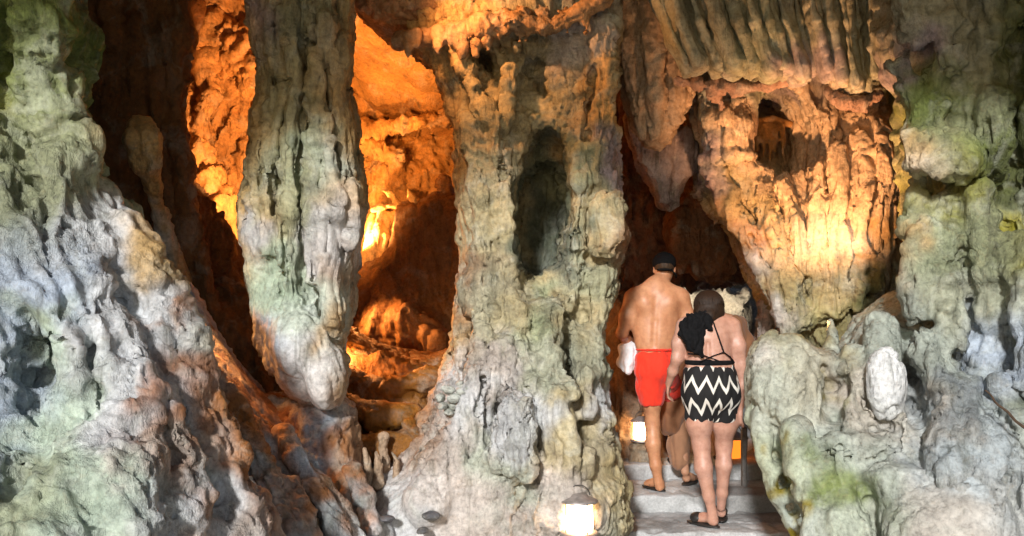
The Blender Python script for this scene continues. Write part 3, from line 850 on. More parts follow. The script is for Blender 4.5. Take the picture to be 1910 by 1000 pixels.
v = Vol(0.018)
v.slab([(560, 560), (640, 600), (680, 625), (740, 655), (800, 665), (850, 655), (900, 640), (940, 900), (560, 950)], 7.4, 0.5, 0.35, bend=[(740, 800, -0.45, 110)])
v.chain([(640, 620, 8.0, 20), (665, 640, 7.9, 22), (690, 660, 7.8, 16)], k=0.1)
for p in [[(690, 672, 6.95, 10), (712, 668, 6.9, 11), (738, 680, 6.9, 9), (770, 690, 6.9, 8)], [(650, 700, 6.7, 20), (720, 720, 6.65, 18), (800, 712, 6.7, 20), (840, 690, 6.75, 12)],
          [(640, 745, 6.5, 24), (700, 775, 6.4, 26), (770, 770, 6.4, 24)], [(660, 840, 6.2, 22), (720, 835, 6.2, 20), (780, 830, 6.15, 26)], [(765, 790, 6.25, 12), (775, 810, 6.2, 16)]]:
    v.chain(p, k=0.09)
rock('boulder_slope', v, M_DARK, 6.9, 'rust-brown stony slope on the chamber floor between the two columns', 'rock slope', tint=(0.30, 0.15, 0.065),
     back=7.7, big=0.05, flute=0.0, fine=0.012, crack=0.02, lump=0.03, zs=0.8, seed=11)

# ---- F: broad centre column with the arched niche
v = Vol(0.012)
v.slab([(745, -180), (1156, -180), (1146, 60), (1136, 180), (1144, 260), (1154, 340), (1162, 420), (1150, 520), (1130, 600), (1122, 700), (1130, 780), (1144, 850), (1158, 920), (1150, 1120), (650, 1120), (672, 1000), (682, 930), (700, 862), (735, 842), (785, 780),
        (822, 706), (846, 655), (854, 560), (870, 480), (862, 400), (856, 330), (850, 260), (832, 170), (800, 110), (750, 72)], 6.75, 0.5, 0.28,
       bend=[(950, 20, -0.10, 160), (990, 160, 0.16, 90), (960, 900, -0.55, 150), (1100, 900, -0.35, 100), (800, 950, -0.6, 130), (730, 1000, -0.5, 90), (880, 780, -0.2, 80), (1010, 620, -0.1, 80)])
for pts in [
    [(880, 230, 6.25, 18), (900, 330, 6.20, 24), (915, 430, 6.18, 26), (900, 540, 6.18, 26), (905, 640, 6.02, 28), (915, 720, 5.91, 32)],
    [(830, 60, 6.20, 12), (870, 130, 6.20, 10), (900, 200, 6.20, 12), (930, 280, 6.20, 16), (945, 360, 6.18, 18), (945, 470, 6.15, 20), (955, 560, 6.10, 24), (960, 660, 5.90, 34), (985, 730, 5.81, 30)],
    [(960, 90, 6.20, 10), (950, 160, 6.20, 9), (940, 240, 6.22, 10)],
    [(1060, 560, 6.20, 22), (1020, 600, 6.10, 34), (1010, 680, 5.95, 36), (1040, 760, 5.76, 46), (1060, 840, 5.71, 40), (1050, 930, 5.70, 46)],
    [(1085, 260, 6.30, 16), (1075, 350, 6.22, 18), (1070, 450, 6.20, 20), (1080, 540, 6.22, 18)],
    [(1110, -80, 6.30, 22), (1112, 80, 6.25, 22), (1105, 160, 6.30, 24), (1120, 240, 6.30, 20), (1110, 330, 6.30, 20)],
    [(1140, -60, 6.35, 12), (1128, 90, 6.20, 14), (1132, 150, 6.20, 12), (1130, 230, 6.30, 12)],
    [(1135, 330, 6.35, 20), (1130, 400, 6.30, 34), (1130, 460, 6.30, 30)],
    [(1112, 520, 6.35, 34), (1100, 600, 6.30, 32), (1096, 700, 6.11, 28), (1110, 790, 6.06, 28), (1118, 850, 5.96, 30)],
    [(870, 500, 6.35, 10), (860, 600, 6.30, 12), (858, 680, 6.15, 16)],
    [(900, 700, 5.86, 34), (880, 780, 5.81, 36), (840, 860, 5.80, 46), (800, 940, 5.60, 50)],
    [(1090, 690, 5.96, 14), (1085, 760, 5.86, 20), (1070, 830, 5.76, 16)],
    [(940, 780, 5.66, 24), (925, 850, 5.61, 22), (900, 900, 5.70, 20)],
]: v.chain(pts, k=0.05)
v.slab([(928, 775), (945, 742), (985, 735), (1000, 765), (996, 880), (975, 898), (935, 850)], 5.60, 0.14, 0.06, k=0.02)   # leaning slab at the foot
v.slab([(1100, 390), (1120, 360), (1150, 375), (1165, 420), (1150, 470), (1100, 480)], 6.2, 0.1, 0.05, k=0.02)
v.ell(990, 720, 5.78, 26, 0.1, 24, k=0.03, rot=30)
# niche: tall arched hollow
v.slab([(966, 528), (958, 440), (962, 330), (978, 262), (1006, 228), (1040, 236), (1064, 270), (1074, 330), (1070, 400), (1048, 475), (1012, 532)], 6.3, 0.48, 0.10, k=0.03, cut=True)
v.slab([(968, 524), (960, 440), (964, 350), (986, 308), (1020, 298), (1054, 312), (1064, 400), (1044, 474), (1010, 528)], 6.75, 0.42, 0.08, k=0.03, cut=True)
for pts, k in [
    ([(880, 95, 6.05, 16), (905, 110, 6.1, 20), (920, 140, 6.1, 10)], 0.04), ([(960, 110, 6.1, 12), (935, 85, 6.1, 12)], 0.04), ([(1000, 120, 6.15, 22), (1010, 170, 6.15, 12)], 0.06),
    ([(1052, 560, 6.0, 6), (1050, 640, 5.95, 9), (1062, 700, 5.9, 9), (1075, 760, 5.85, 12), (1090, 800, 5.85, 18), (1085, 850, 5.8, 14)], 0.04),
    ([(905, 640, 5.95, 3), (900, 720, 5.9, 4), (892, 770, 5.85, 4)], 0.02), ([(970, 640, 5.85, 4), (985, 690, 5.82, 4)], 0.02),
    ([(922, 770, 5.6, 3), (940, 730, 5.6, 3), (985, 722, 5.6, 3)], 0.012), ([(925, 780, 5.55, 4), (932, 850, 5.5, 4), (972, 905, 5.45, 4), (1002, 885, 5.5, 4)], 0.015), ([(940, 870, 5.5, 3), (955, 800, 5.52, 3), (990, 770, 5.52, 3)], 0.012), ([(1120, 870, 5.8, 4), (1090, 900, 5.7, 4)], .02),
    ([(1090, 500, 6.0, 6), (1088, 600, 6.0, 7)], 0.03), ([(1000, 760, 5.65, 5), (1003, 830, 5.6, 6), (1000, 880, 5.6, 4)], 0.02), ([(935, 250, 6.02, 3), (932, 300, 6.02, 4), (938, 330, 6.0, 3)], 0.02),
    ([(1105, 120, 6.05, 6), (1100, 200, 6.05, 7), (1095, 260, 6.1, 5)], 0.03)]:
    v.chain(pts, k=k, cut=True)
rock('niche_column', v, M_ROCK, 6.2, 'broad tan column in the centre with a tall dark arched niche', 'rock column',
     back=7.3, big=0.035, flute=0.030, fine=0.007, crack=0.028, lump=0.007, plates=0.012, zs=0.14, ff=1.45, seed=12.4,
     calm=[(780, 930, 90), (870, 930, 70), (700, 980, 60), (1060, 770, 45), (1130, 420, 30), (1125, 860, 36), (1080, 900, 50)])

# ragged lip of small stalactites over the centre column
v = Vol(0.012)
v.chain([(745, 78, 6.3, 12), (800, 70, 6.2, 10), (850, 72, 6.15, 12), (900, 50, 6.1, 14), (960, 40, 6.1, 14), (1020, 55, 6.1, 14), (1080, 20, 6.1, 18), (1120, 0, 6.1, 22)], k=0.05)
random.seed(3)
for i in range(17):
    x = 765 + i * 20 + random.uniform(-7, 7)
    y = np.interp(x, [745, 850, 960, 1080, 1120], [78, 72, 40, 25, 10])
    L = random.uniform(14, 46)
    v.chain([(x, y - 10, 6.15, random.uniform(6, 11)), (x + random.uniform(-3, 3), y + L * .5, 6.1, random.uniform(4, 7)), (x, y + L, 6.1, 2)], k=0.03)
v.ell(955, 45, 6.0, 17, 0.09, 11, k=0.02)
v.slab([(640, -180), (1160, -180), (1140, 20), (1040, 50), (950, 40), (850, 60), (745, 75), (680, 40), (650, 0)], 6.7, 0.55, 0.3, k=0.08)
rock('stalactite_lip', v, M_WARM, 6.3, 'ragged rust-coloured lip of short stalactites above the centre column', 'stalactites', tint=(0.45, 0.29, 0.18),
     back=6.9, big=0.05, flute=0.012, fine=0.016, crack=0.015, lump=0.035, zs=0.5, seed=13)

# ---- G: dark recess with hanging rock
v = Vol(0.022)
v.slab([(1100, -180), (1560, -180), (1560, 300), (1470, 420), (1380, 470), (1370, 535), (1200, 520), (1110, 620), (1100, 620)], 9.6, 0.55, 0.3)
for x, r in ((1165, 16), (1188, 13), (1212, 16), (1236, 14), (1262, 18), (1290, 20)):
    v.chain([(x, 100, 9.05, r), (x + 3, 300, 8.95, r), (x, 460, 8.9, r), (x - 2, 520 + (x % 7) * 5, 8.9, r * .5)], k=0.05)
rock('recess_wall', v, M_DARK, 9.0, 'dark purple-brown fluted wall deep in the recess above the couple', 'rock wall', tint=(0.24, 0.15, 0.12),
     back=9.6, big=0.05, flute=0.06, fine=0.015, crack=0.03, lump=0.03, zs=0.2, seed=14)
v = Vol(0.016)
v.slab([(1262, 370), (1290, 335), (1330, 330), (1372, 380), (1386, 440), (1382, 500), (1355, 535), (1325, 528), (1290, 515), (1262, 480), (1240, 420)], 8.2, 0.35, 0.3)
v.chain([(1290, 100, 8.5, 40), (1310, 250, 8.4, 40), (1320, 350, 8.3, 40)], k=0.1)
for x in (1272, 1296, 1322, 1348, 1368):
    v.chain([(x, 400, 7.95, 12), (x + 2, 460, 7.9, 13), (x, 505, 7.95, 8)], k=0.04)
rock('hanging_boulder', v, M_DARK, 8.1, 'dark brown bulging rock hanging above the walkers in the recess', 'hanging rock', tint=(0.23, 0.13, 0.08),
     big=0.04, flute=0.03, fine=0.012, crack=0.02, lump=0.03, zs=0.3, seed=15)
v = Vol(0.014)
v.slab([(1165, 200), (1210, 220), (1260, 225), (1300, 260), (1300, 310), (1275, 350), (1258, 385), (1238, 392), (1220, 370), (1205, 330), (1190, 300), (1170, 260)], 7.5, 0.22, 0.2)
for p in [[(1190, 220, 7.3, 16), (1205, 290, 7.25, 14), (1225, 350, 7.3, 10)], [(1240, 230, 7.25, 20), (1238, 310, 7.25, 17), (1238, 370, 7.3, 11)], [(1280, 250, 7.3, 14), (1272, 310, 7.3, 12), (1255, 350, 7.35, 8)]]:
    v.chain(p, k=0.04)
rock('stalactite', v, M_ROCK, 7.3, 'blunt purple-grey stalactite cone hanging below the orange-edged one', 'stalactite', group='large stalactites in the recess', tint=(0.36, 0.31, 0.31),
     big=0.02, flute=0.03, fine=0.008, crack=0.015, zs=0.18, seed=16)
v = Vol(0.013)
v.slab([(1150, -180), (1240, -180), (1256, 60), (1262, 120), (1290, 160), (1292, 185), (1272, 215), (1262, 235), (1232, 270), (1200, 268), (1178, 225), (1162, 140), (1150, 40)], 7.0, 0.28, 0.22)
for p in [[(1170, -100, 6.8, 18), (1176, 80, 6.75, 18), (1192, 200, 6.75, 14), (1200, 255, 6.8, 8)], [(1208, -100, 6.75, 18), (1212, 60, 6.7, 17), (1222, 180, 6.7, 18), (1224, 255, 6.75, 9)],
          [(1236, -60, 6.75, 12), (1238, 60, 6.75, 12), (1250, 130, 6.75, 14), (1262, 180, 6.75, 22), (1250, 220, 6.8, 14)]]:
    v.chain(p, k=0.04)
rock('stalactite', v, M_WARM, 6.9, 'long hanging stalactite with its right side lit orange, right of the centre column', 'stalactite', group='large stalactites in the recess', tint=(0.46, 0.36, 0.27),
     big=0.03, flute=0.035, fine=0.009, crack=0.02, zs=0.13, ff=1.2, seed=17)

# ---- I: lamplit flowstone mass
v = Vol(0.013)
v.slab([(1292, 175), (1296, 120), (1400, 80), (1660, 80), (1690, 160), (1688, 240), (1694, 330), (1694, 420), (1686, 510), (1676, 600), (1640, 720), (1500, 730), (1462, 630), (1425, 550), (1392, 470), (1372, 420), (1332, 390), (1302, 340),
        (1310, 290), (1294, 240)], 7.4, 0.5, 0.22, bend=[(1590, 330, -0.22, 90), (1540, 560, -0.15, 100), (1480, 330, 0.12, 70), (1400, 380, -0.05, 60)])
for pts in [
    [(1340, 195, 6.92, 16), (1345, 225, 6.85, 22), (1348, 262, 6.85, 20), (1350, 282, 6.9, 12)],
    [(1372, 205, 6.9, 16), (1378, 235, 6.85, 20), (1382, 270, 6.86, 17)],
    [(1316, 170, 6.95, 10), (1318, 230, 6.92, 9), (1322, 280, 6.92, 10)],
    [(1315, 300, 6.9, 10), (1350, 290, 6.82, 12), (1400, 290, 6.82, 10)],
    [(1330, 320, 6.9, 18), (1350, 370, 6.88, 16), (1400, 440, 6.85, 18), (1440, 520, 6.8, 18), (1475, 610, 6.75, 20)],
    [(1480, 190, 6.95, 10), (1500, 240, 6.9, 12), (1520, 300, 6.85, 14), (1525, 380, 6.8, 16), (1530, 480, 6.75, 18), (1530, 580, 6.75, 20)],
    [(1500, 170, 6.92, 12), (1512, 200, 6.9, 14), (1530, 240, 6.88, 9)],
    [(1540, 170, 6.9, 14), (1545, 220, 6.85, 16), (1560, 260, 6.85, 8)],
    [(1590, 190, 6.9, 12), (1592, 225, 6.85, 14), (1590, 250, 6.86, 8)],
    [(1640, 170, 6.9, 16), (1638, 240, 6.8, 20), (1640, 330, 6.75, 22), (1640, 430, 6.75, 22), (1630, 520, 6.8, 20), (1610, 600, 6.85, 16)],
    [(1600, 260, 6.8, 22), (1605, 360, 6.7, 22), (1600, 460, 6.7, 20), (1590, 560, 6.75, 18)],
    [(1560, 280, 6.75, 18), (1566, 380, 6.7, 18), (1565, 480, 6.7, 18), (1560, 580, 6.7, 20)],
    [(1420, 350, 6.9, 18), (1440, 430, 6.82, 18), (1470, 520, 6.78, 18), (1500, 600, 6.75, 20)],
    [(1460, 340, 6.85, 12), (1482, 420, 6.78, 14), (1500, 500, 6.76, 14)],
    [(1672, 230, 7.0, 14), (1676, 340, 6.95, 14), (1672, 450, 7.0, 12)],
    [(1640, 450, 6.75, 14), (1642, 520, 6.7, 12), (1600, 540, 6.62, 14), (1600, 570, 6.65, 12)],
]: v.chain(pts, k=0.045)
v.slab([(1384, 215), (1402, 180), (1445, 166), (1478, 184), (1496, 235), (1508, 280), (1500, 322), (1440, 334), (1400, 320), (1380, 284), (1388, 250)], 7.2, 0.55, 0.08, k=0.03, cut=True)
for c in [(1398, 345, 20, 24, 0.10), (1496, 360, 13, 32, 0.12), (1453, 463, 6, 6, 0.15), (1530, 245, 10, 14, 0.08), (1480, 290, 5, 30, 0.12)]:
    v.ell(c[0], c[1], 6.72, c[2], c[4], c[3], k=0.02, cut=True)
for p in [[(1465, 220, 6.75, 4), (1490, 290, 6.7, 5), (1510, 330, 6.68, 5)], [(1400, 440, 6.62, 5), (1440, 500, 6.6, 6), (1470, 580, 6.55, 6)]]:
    v.chain(p, k=0.02, cut=True)
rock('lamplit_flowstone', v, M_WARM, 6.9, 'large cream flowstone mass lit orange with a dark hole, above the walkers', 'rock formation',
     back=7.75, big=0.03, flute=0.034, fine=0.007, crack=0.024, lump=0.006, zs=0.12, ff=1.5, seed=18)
v = Vol(0.012)
for i, x in enumerate((1412, 1424, 1436, 1446, 1460)):
    v.chain([(x, 235, 7.35, 6), (x + 1, 262, 7.3, 5), (x, 284 + (i % 3) * 8, 7.3, 2)], k=0.02)
v.chain([(1400, 230, 7.4, 8), (1440, 225, 7.4, 10), (1475, 232, 7.4, 8)], k=0.02)
rock('stalactite_row', v, M_WARM, 7.3, 'row of small spikes inside the dark hole of the lamplit flowstone', 'stalactites', tint=(0.42, 0.26, 0.14), big=0.01, flute=0.0, fine=0.006, crack=0.0, seed=3)

# ---- H: curtain of long stone drapes at the top right, each drape a part
cur = empty('stone_curtain', W(1440, -60, 6.3), 'curtain of long grey-green stone drapes hanging from the top right', 'stone curtain')
drapes = [  # top x, width, bottom x, bottom y, forward
    (1208, 15, 1282, 150, .02), (1236, 19, 1306, 152, .05), (1268, 20, 1340, 148, .0), (1305, 22, 1372, 158, .06), (1345, 20, 1405, 160, .02), (1375, 19, 1440, 156, .07), (1405, 22, 1462, 162, .03),
    (1440, 26, 1492, 166, -.03), (1475, 14, 1512, 160, -.10), (1500, 16, 1548, 158, .08), (1530, 18, 1574, 182, .05), (1562, 17, 1596, 190, .10), (1592, 16, 1614, 184, .03), (1622, 19, 1634, 172, .08), (1655, 20, 1652, 150, .03)]
for i, (xt, w, xb, yb, fw) in enumerate(drapes):
    Y = 6.15 - fw
    v = Vol(0.012)
    mid = xt * .45 + xb * .55
    w *= 0.92
    v.chain([(xt - 22, -170, Y + .1, w * 1.15), (xt - 4, -60, Y + .05, w * 1.1), (xt * .75 + xb * .25 + 3, 10, Y, w), (mid + 2 + 2 * math.sin(i * 2.3), 75, Y - .02, w * .95), (xb - 5, yb - 34, Y, w * .95), (xb, yb - 12, Y + .02, w * .85)], k=0.02, flat=0.5)
    v.chain([(xt - 10, -120, Y - .16, w * .35), (mid - w * .25, 40, Y - .17, w * .3), (xb - w * .2, yb - 30, Y - .12, w * .3)], k=0.05)
    j1, j2 = 8 * math.sin(i * 1.9), 8 * math.cos(i * 2.7)
    v.slab([(xb - 70, yb - 22 + j1), (xb, yb - 14 + j2), (xb + 70, yb - 22 - j1), (xb + 70, 300), (xb - 70, 300)], Y, .5, .01, k=0.012, smooth=0, cut=True)
    o = rock('drape', v, M_DRAPE, 6.1, parent=None, big=0.025, flute=0.014, fine=0.004, crack=0.008, zs=0.07, tilt=0.3, seed=19 + i * .7)
    o.parent = cur; o.matrix_parent_inverse = Matrix.Translation(-cur.location)
v = Vol(0.013)
v.chain([(1262, 150, 6.3, 8), (1300, 158, 6.3, 8), (1330, 166, 6.3, 8), (1345, 200, 6.35, 5)], k=0.04)
v.chain([(1330, 160, 6.3, 9), (1380, 164, 6.28, 9), (1430, 160, 6.28, 9), (1470, 150, 6.3, 9)], k=0.06)
v.chain([(1545, 172, 6.2, 6), (1575, 190, 6.12, 9), (1605, 194, 6.12, 9), (1638, 176, 6.15, 7)], k=0.05)
v.slab([(1230, -180), (1680, -180), (1665, 110), (1560, 130), (1300, 120)], 6.45, 0.2, 0.15)
o = rock('ragged_hem', v, M_WARM, 6.2, parent=None, tint=(0.36, 0.25, 0.2), big=0.02, flute=0.01, fine=0.014, crack=0.012, lump=0.03, zs=0.5, seed=21)
o.parent = cur; o.matrix_parent_inverse = Matrix.Translation(-cur.location)

# ---- J: right wall
v = Vol(0.015)
v.slab([(1652, -180), (2250, -180), (2250, 1150), (1720, 1150), (1690, 700), (1650, 640), (1690, 560), (1712, 480), (1698, 400), (1702, 335), (1672, 280), (1672, 200), (1646, 130), (1628, 110), (1630, 70), (1650, 40)], 5.7, 0.6, 0.3,
       bend=[(1780, 280, -0.16, 90), (1780, 180, 0.02, 70), (1760, 460, -0.06, 110), (1880, 420, 0.25, 70), (1930, 300, 0.35, 90), (2300, 400, -0.8, 250), (1850, 750, -0.3, 150), (1760, 900, -0.5, 160)])
for pts in [
    [(1690, -120, 5.15, 34), (1700, 20, 5.12, 32), (1712, 66, 5.12, 26)],
    [(1765, -120, 5.12, 34), (1768, 40, 5.1, 30), (1775, 120, 5.1, 24), (1785, 145, 5.12, 12)],
    [(1835, -120, 5.15, 34), (1838, 60, 5.12, 30), (1822, 150, 5.12, 22), (1838, 240, 5.1, 14)],
    [(1660, 110, 5.25, 14), (1690, 170, 5.2, 18), (1710, 240, 5.15, 26)],
    [(1745, 150, 5.2, 24), (1745, 200, 5.15, 26), (1750, 240, 5.1, 26)],
    [(1690, 262, 5.08, 22), (1705, 295, 5.05, 22), (1735, 318, 5.1, 16)], [(1740, 258, 5.02, 22), (1745, 300, 5.0, 26), (1760, 322, 5.05, 18)], [(1795, 262, 5.0, 24), (1800, 300, 4.98, 26), (1800, 326, 5.05, 14)], [(1840, 265, 5.05, 18), (1848, 300, 5.05, 18)],
    [(1715, 345, 5.25, 16), (1716, 420, 5.2, 20), (1728, 500, 5.15, 24), (1716, 580, 5.1, 26)],
    [(1765, 345, 5.2, 20), (1760, 440, 5.15, 28), (1770, 540, 5.1, 30), (1770, 640, 5.0, 34)],
    [(1820, 380, 5.15, 34), (1830, 450, 5.1, 34), (1850, 520, 5.05, 36), (1870, 600, 5.0, 40)],
    [(1900, 470, 4.95, 40), (1930, 560, 4.8, 46), (1960, 700, 4.7, 60)],
    [(1880, 60, 5.2, 34), (1880, 180, 5.2, 34)],
    [(1720, 640, 5.0, 30), (1770, 740, 4.9, 50), (1800, 840, 4.75, 70), (1830, 960, 4.6, 90)],
    [(1870, 720, 4.8, 30), (1880, 800, 4.7, 40), (1900, 900, 4.6, 50)],
]: v.chain(pts, k=0.05)
v.slab([(1628, 72), (1640, 66), (1716, 78), (1720, 108), (1680, 104), (1632, 96)], 5.1, 0.32, 0.04, k=0.02, cut=True)
for pts, k in [([(1650, 100, 4.95, 7), (1668, 150, 4.98, 7), (1676, 215, 5.0, 6)], 0.03), ([(1700, 330, 4.85, 8), (1760, 348, 4.8, 8), (1850, 330, 4.85, 10)], 0.05), ([(1805, 490, 4.85, 8), (1815, 500, 4.85, 9)], 0.02),
               ([(1770, 505, 4.9, 4), (1790, 470, 4.9, 5), (1850, 470, 4.9, 6)], 0.02), ([(1788, 665, 4.7, 4), (1810, 680, 4.7, 6), (1825, 690, 4.7, 4)], 0.02), ([(1840, 735, 4.5, 6), (1868, 775, 4.5, 8), (1910, 830, 4.4, 8)], 0.03),
               ([(1880, 350, 5.0, 20), (1890, 420, 5.0, 16)], 0.08), ([(1910, 40, 5.0, 16), (1905, 300, 5.0, 24), (1900, 380, 5.0, 14)], 0.08), ([(1895, 900, 4.3, 14), (1910, 980, 4.3, 30)], 0.06)]:
    v.chain(pts, k=k, cut=True)
rock('right_cave_wall', v, M_ROCK, 5.2, 'mossy green-grey wall filling the right edge with a scalloped ledge', 'rock wall',
     back=5.8, big=0.035, flute=0.034, fine=0.008, crack=0.026, lump=0.008, plates=0.014, zs=0.16, ff=1.2, seed=22)

# lower right flowstone bulges
v = Vol(0.013)
v.slab([(1550, 1120), (1500, 1020), (1462, 950), (1424, 880), (1408, 820), (1408, 720), (1412, 665), (1425, 635), (1455, 620), (1490, 645), (1530, 655), (1565, 668), (1590, 640), (1612, 600), (1650, 575), (1700, 540), (1760, 560), (1800, 700), (1850, 850), (1900, 1120)], 5.75, 0.5, 0.26,
       bend=[(1640, 700, -0.25, 80), (1700, 900, -0.55, 130), (1560, 900, -0.45, 100), (1430, 880, -0.2, 70), (1550, 720, 0.15, 40)])
for pts in [
    [(1440, 645, 5.5, 22), (1434, 690, 5.42, 26), (1440, 730, 5.38, 28), (1460, 770, 5.3, 28)],
    [(1480, 660, 5.5, 30), (1490, 720, 5.35, 34), (1480, 770, 5.3, 28)],
    [(1550, 600, 5.75, 8), (1552, 625, 5.7, 9), (1550, 650, 5.6, 14)],
    [(1650, 610, 5.35, 30), (1640, 700, 5.2, 34), (1620, 770, 5.15, 34)],
    [(1590, 660, 5.35, 18), (1585, 730, 5.2, 24), (1590, 790, 5.1, 28)],
    [(1700, 800, 5.0, 40), (1660, 860, 4.95, 50), (1600, 850, 5.0, 50)],
    [(1490, 810, 5.1, 34), (1500, 880, 5.0, 34), (1525, 960, 4.9, 40), (1530, 1060, 4.8, 44)],
    [(1560, 830, 5.0, 32), (1565, 900, 4.9, 30), (1580, 980, 4.8, 36), (1590, 1060, 4.7, 40)],
    [(1640, 890, 4.8, 34), (1700, 920, 4.75, 50), (1720, 1000, 4.6, 60), (1730, 1080, 4.5, 60)],
    [(1560, 960, 4.75, 20), (1565, 1050, 4.7, 24)],
    [(1424, 780, 5.4, 20), (1430, 850, 5.35, 18), (1456, 920, 5.3, 18), (1500, 1000, 5.25, 20)],
    [(1408, 740, 5.5, 14), (1404, 790, 5.5, 10)],
    [(1770, 760, 4.95, 40), (1790, 860, 4.8, 60), (1800, 980, 4.6, 90)],
]: v.chain(pts, k=0.045)
v.chain([(1448, 780, 5.0, 7), (1452, 850, 4.95, 11), (1466, 900, 4.9, 14), (1480, 950, 4.9, 14), (1490, 1040, 4.85, 14)], k=0.03, cut=True)
for pts, k in [([(1545, 690, 5.2, 14), (1560, 720, 5.2, 18), (1555, 770, 5.1, 14)], 0.05), ([(1698, 630, 5.0, 12), (1705, 700, 4.95, 18), (1712, 760, 4.9, 18), (1708, 795, 4.9, 8)], 0.04),
               ([(1618, 900, 4.45, 5), (1625, 940, 4.4, 8), (1645, 1000, 4.35, 10)], 0.03), ([(1616, 680, 4.95, 3), (1622, 750, 4.9, 4), (1645, 790, 4.9, 4), (1670, 795, 4.9, 5)], 0.02),
               ([(1560, 900, 4.55, 3), (1545, 850, 4.65, 3), (1570, 830, 4.65, 3), (1590, 870, 4.55, 3)], 0.015), ([(1670, 800, 4.85, 4), (1672, 830, 4.8, 4), (1650, 850, 4.75, 4), (1610, 870, 4.7, 4)], 0.02)]:
    v.chain(pts, k=k, cut=True)
jo = rock('flowstone_bulges', v, M_SMOOTH, 5.2, 'smooth swelling grey flowstone at lower right beside the steps', 'rock formation',
     back=6.2, big=0.035, flute=0.014, fine=0.006, crack=0.024, lump=0.008, zs=0.35, seed=23,
     calm=[(1430, 860, 40), (1540, 880, 40), (1680, 900, 50)])
v = Vol(0.01)
v.ell(1654, 716, 5.04, 36, 0.07, 69, k=0.03, rot=4)
o = rock('calcite_patch', v, M_ROCK, 5.0, parent=None, tint=(0.66, 0.67, 0.67), big=0.01, flute=0.016, fine=0.005, crack=0.014, lump=0.004, zs=0.4, seed=24)
tag(o, 'white oval calcite patch on the grey flowstone at lower right', 'calcite patch')

# ---- rocks of the passage beyond
v = Vol(0.018)
v.slab([(1412, 470), (1425, 480), (1440, 540), (1470, 620), (1500, 660), (1500, 900), (1412, 900), (1406, 700), (1410, 620), (1420, 560)], 7.9, 0.4, 0.2)
v.chain([(1432, 540, 7.55, 12), (1428, 600, 7.5, 16), (1430, 680, 7.45, 18)], k=0.05)
v.ell(1412, 640, 7.35, 10, 0.25, 20, k=0.03, cut=True, rot=20)
rock('passage_rock', v, M_ROCK, 7.3, 'pinkish ragged rock flanking the passage just right of the woman', 'rock', tint=(0.50, 0.42, 0.37),
     back=7.9, big=0.03, flute=0.03, fine=0.016, crack=0.02, lump=0.04, zs=0.4, seed=25)
v = Vol(0.02)
v.slab([(1130, 540), (1175, 560), (1200, 640), (1212, 740), (1235, 830), (1240, 920), (1100, 920), (1120, 700)], 8.3, 0.4, 0.2)
v.chain([(1160, 640, 7.9, 20), (1180, 760, 7.9, 22)], k=0.1)
rock('passage_side_rock', v, M_DARK, 8.4, 'brown rock lining the passage behind the man with the towel', 'rock', tint=(0.34, 0.23, 0.16),
     big=0.05, flute=0.03, fine=0.016, crack=0.02, lump=0.03, zs=0.3, seed=26)
v = Vol(0.02)
v.slab([(1255, 515), (1320, 532), (1400, 545), (1395, 640), (1390, 720), (1240, 720), (1230, 560)], 11.2, 0.4, 0.3)
for i in range(9):
    v.ell(1265 + i * 16, 540 + (i * 37) % 26, 10.8, 12 + (i * 5) % 8, 0.15, 12 + (i * 7) % 10, k=0.06)
rock('daylit_rocks', v, M_ROCK, 11.0, 'sunlit whitish jumble of rock in the far chamber behind the heads', 'rock pile', tint=(0.66, 0.62, 0.53),
     big=0.08, flute=0.0, fine=0.03, crack=0.02, lump=0.14, zs=1, seed=27)

# ================================================================== BUILT THINGS
def concrete():
    t = NT('concrete')
    v = t.coords()
    a = t.noise(v, 5, 6, 0.65); b = t.noise(v, 60, 4, 0.7); s = t.noise(v, 1.8, 4, 0.6, 1.0)
    c = t.ramp(a, [(0.3, (0.36, 0.37, 0.37)), (0.7, (0.58, 0.59, 0.59))])
    c = t.mix(t.math('MULTIPLY', t.ramp(s, [(0.48, 0.0), (0.60, 1.0)]), 0.6), c, (0.17, 0.165, 0.155))
    c = t.mix(1.0, c, t.ramp(b, [(0.3, 0.75), (0.7, 1.15)]), 'MULTIPLY')
    return t.bsdf(c, 0.8, t.math('ADD', a, t.math('MULTIPLY', b, 0.4)), 0.5, 0.012)


def simple(name, col, rough=0.6, nscale=20, var=0.25, bump=0.003, metal=0.0, **kw):
    t = NT(name)
    v = t.obj()
    n = t.noise(v, nscale, 5, 0.6)
    lo = tuple(c * (1 - var) for c in col); hi = tuple(min(c * (1 + var), 1) for c in col)
    c = t.ramp(n, [(0.3, lo), (0.7, hi)])
    return t.bsdf(c, rough, n, 0.5, bump, Metallic=metal, **kw)


M_CONC = concrete()


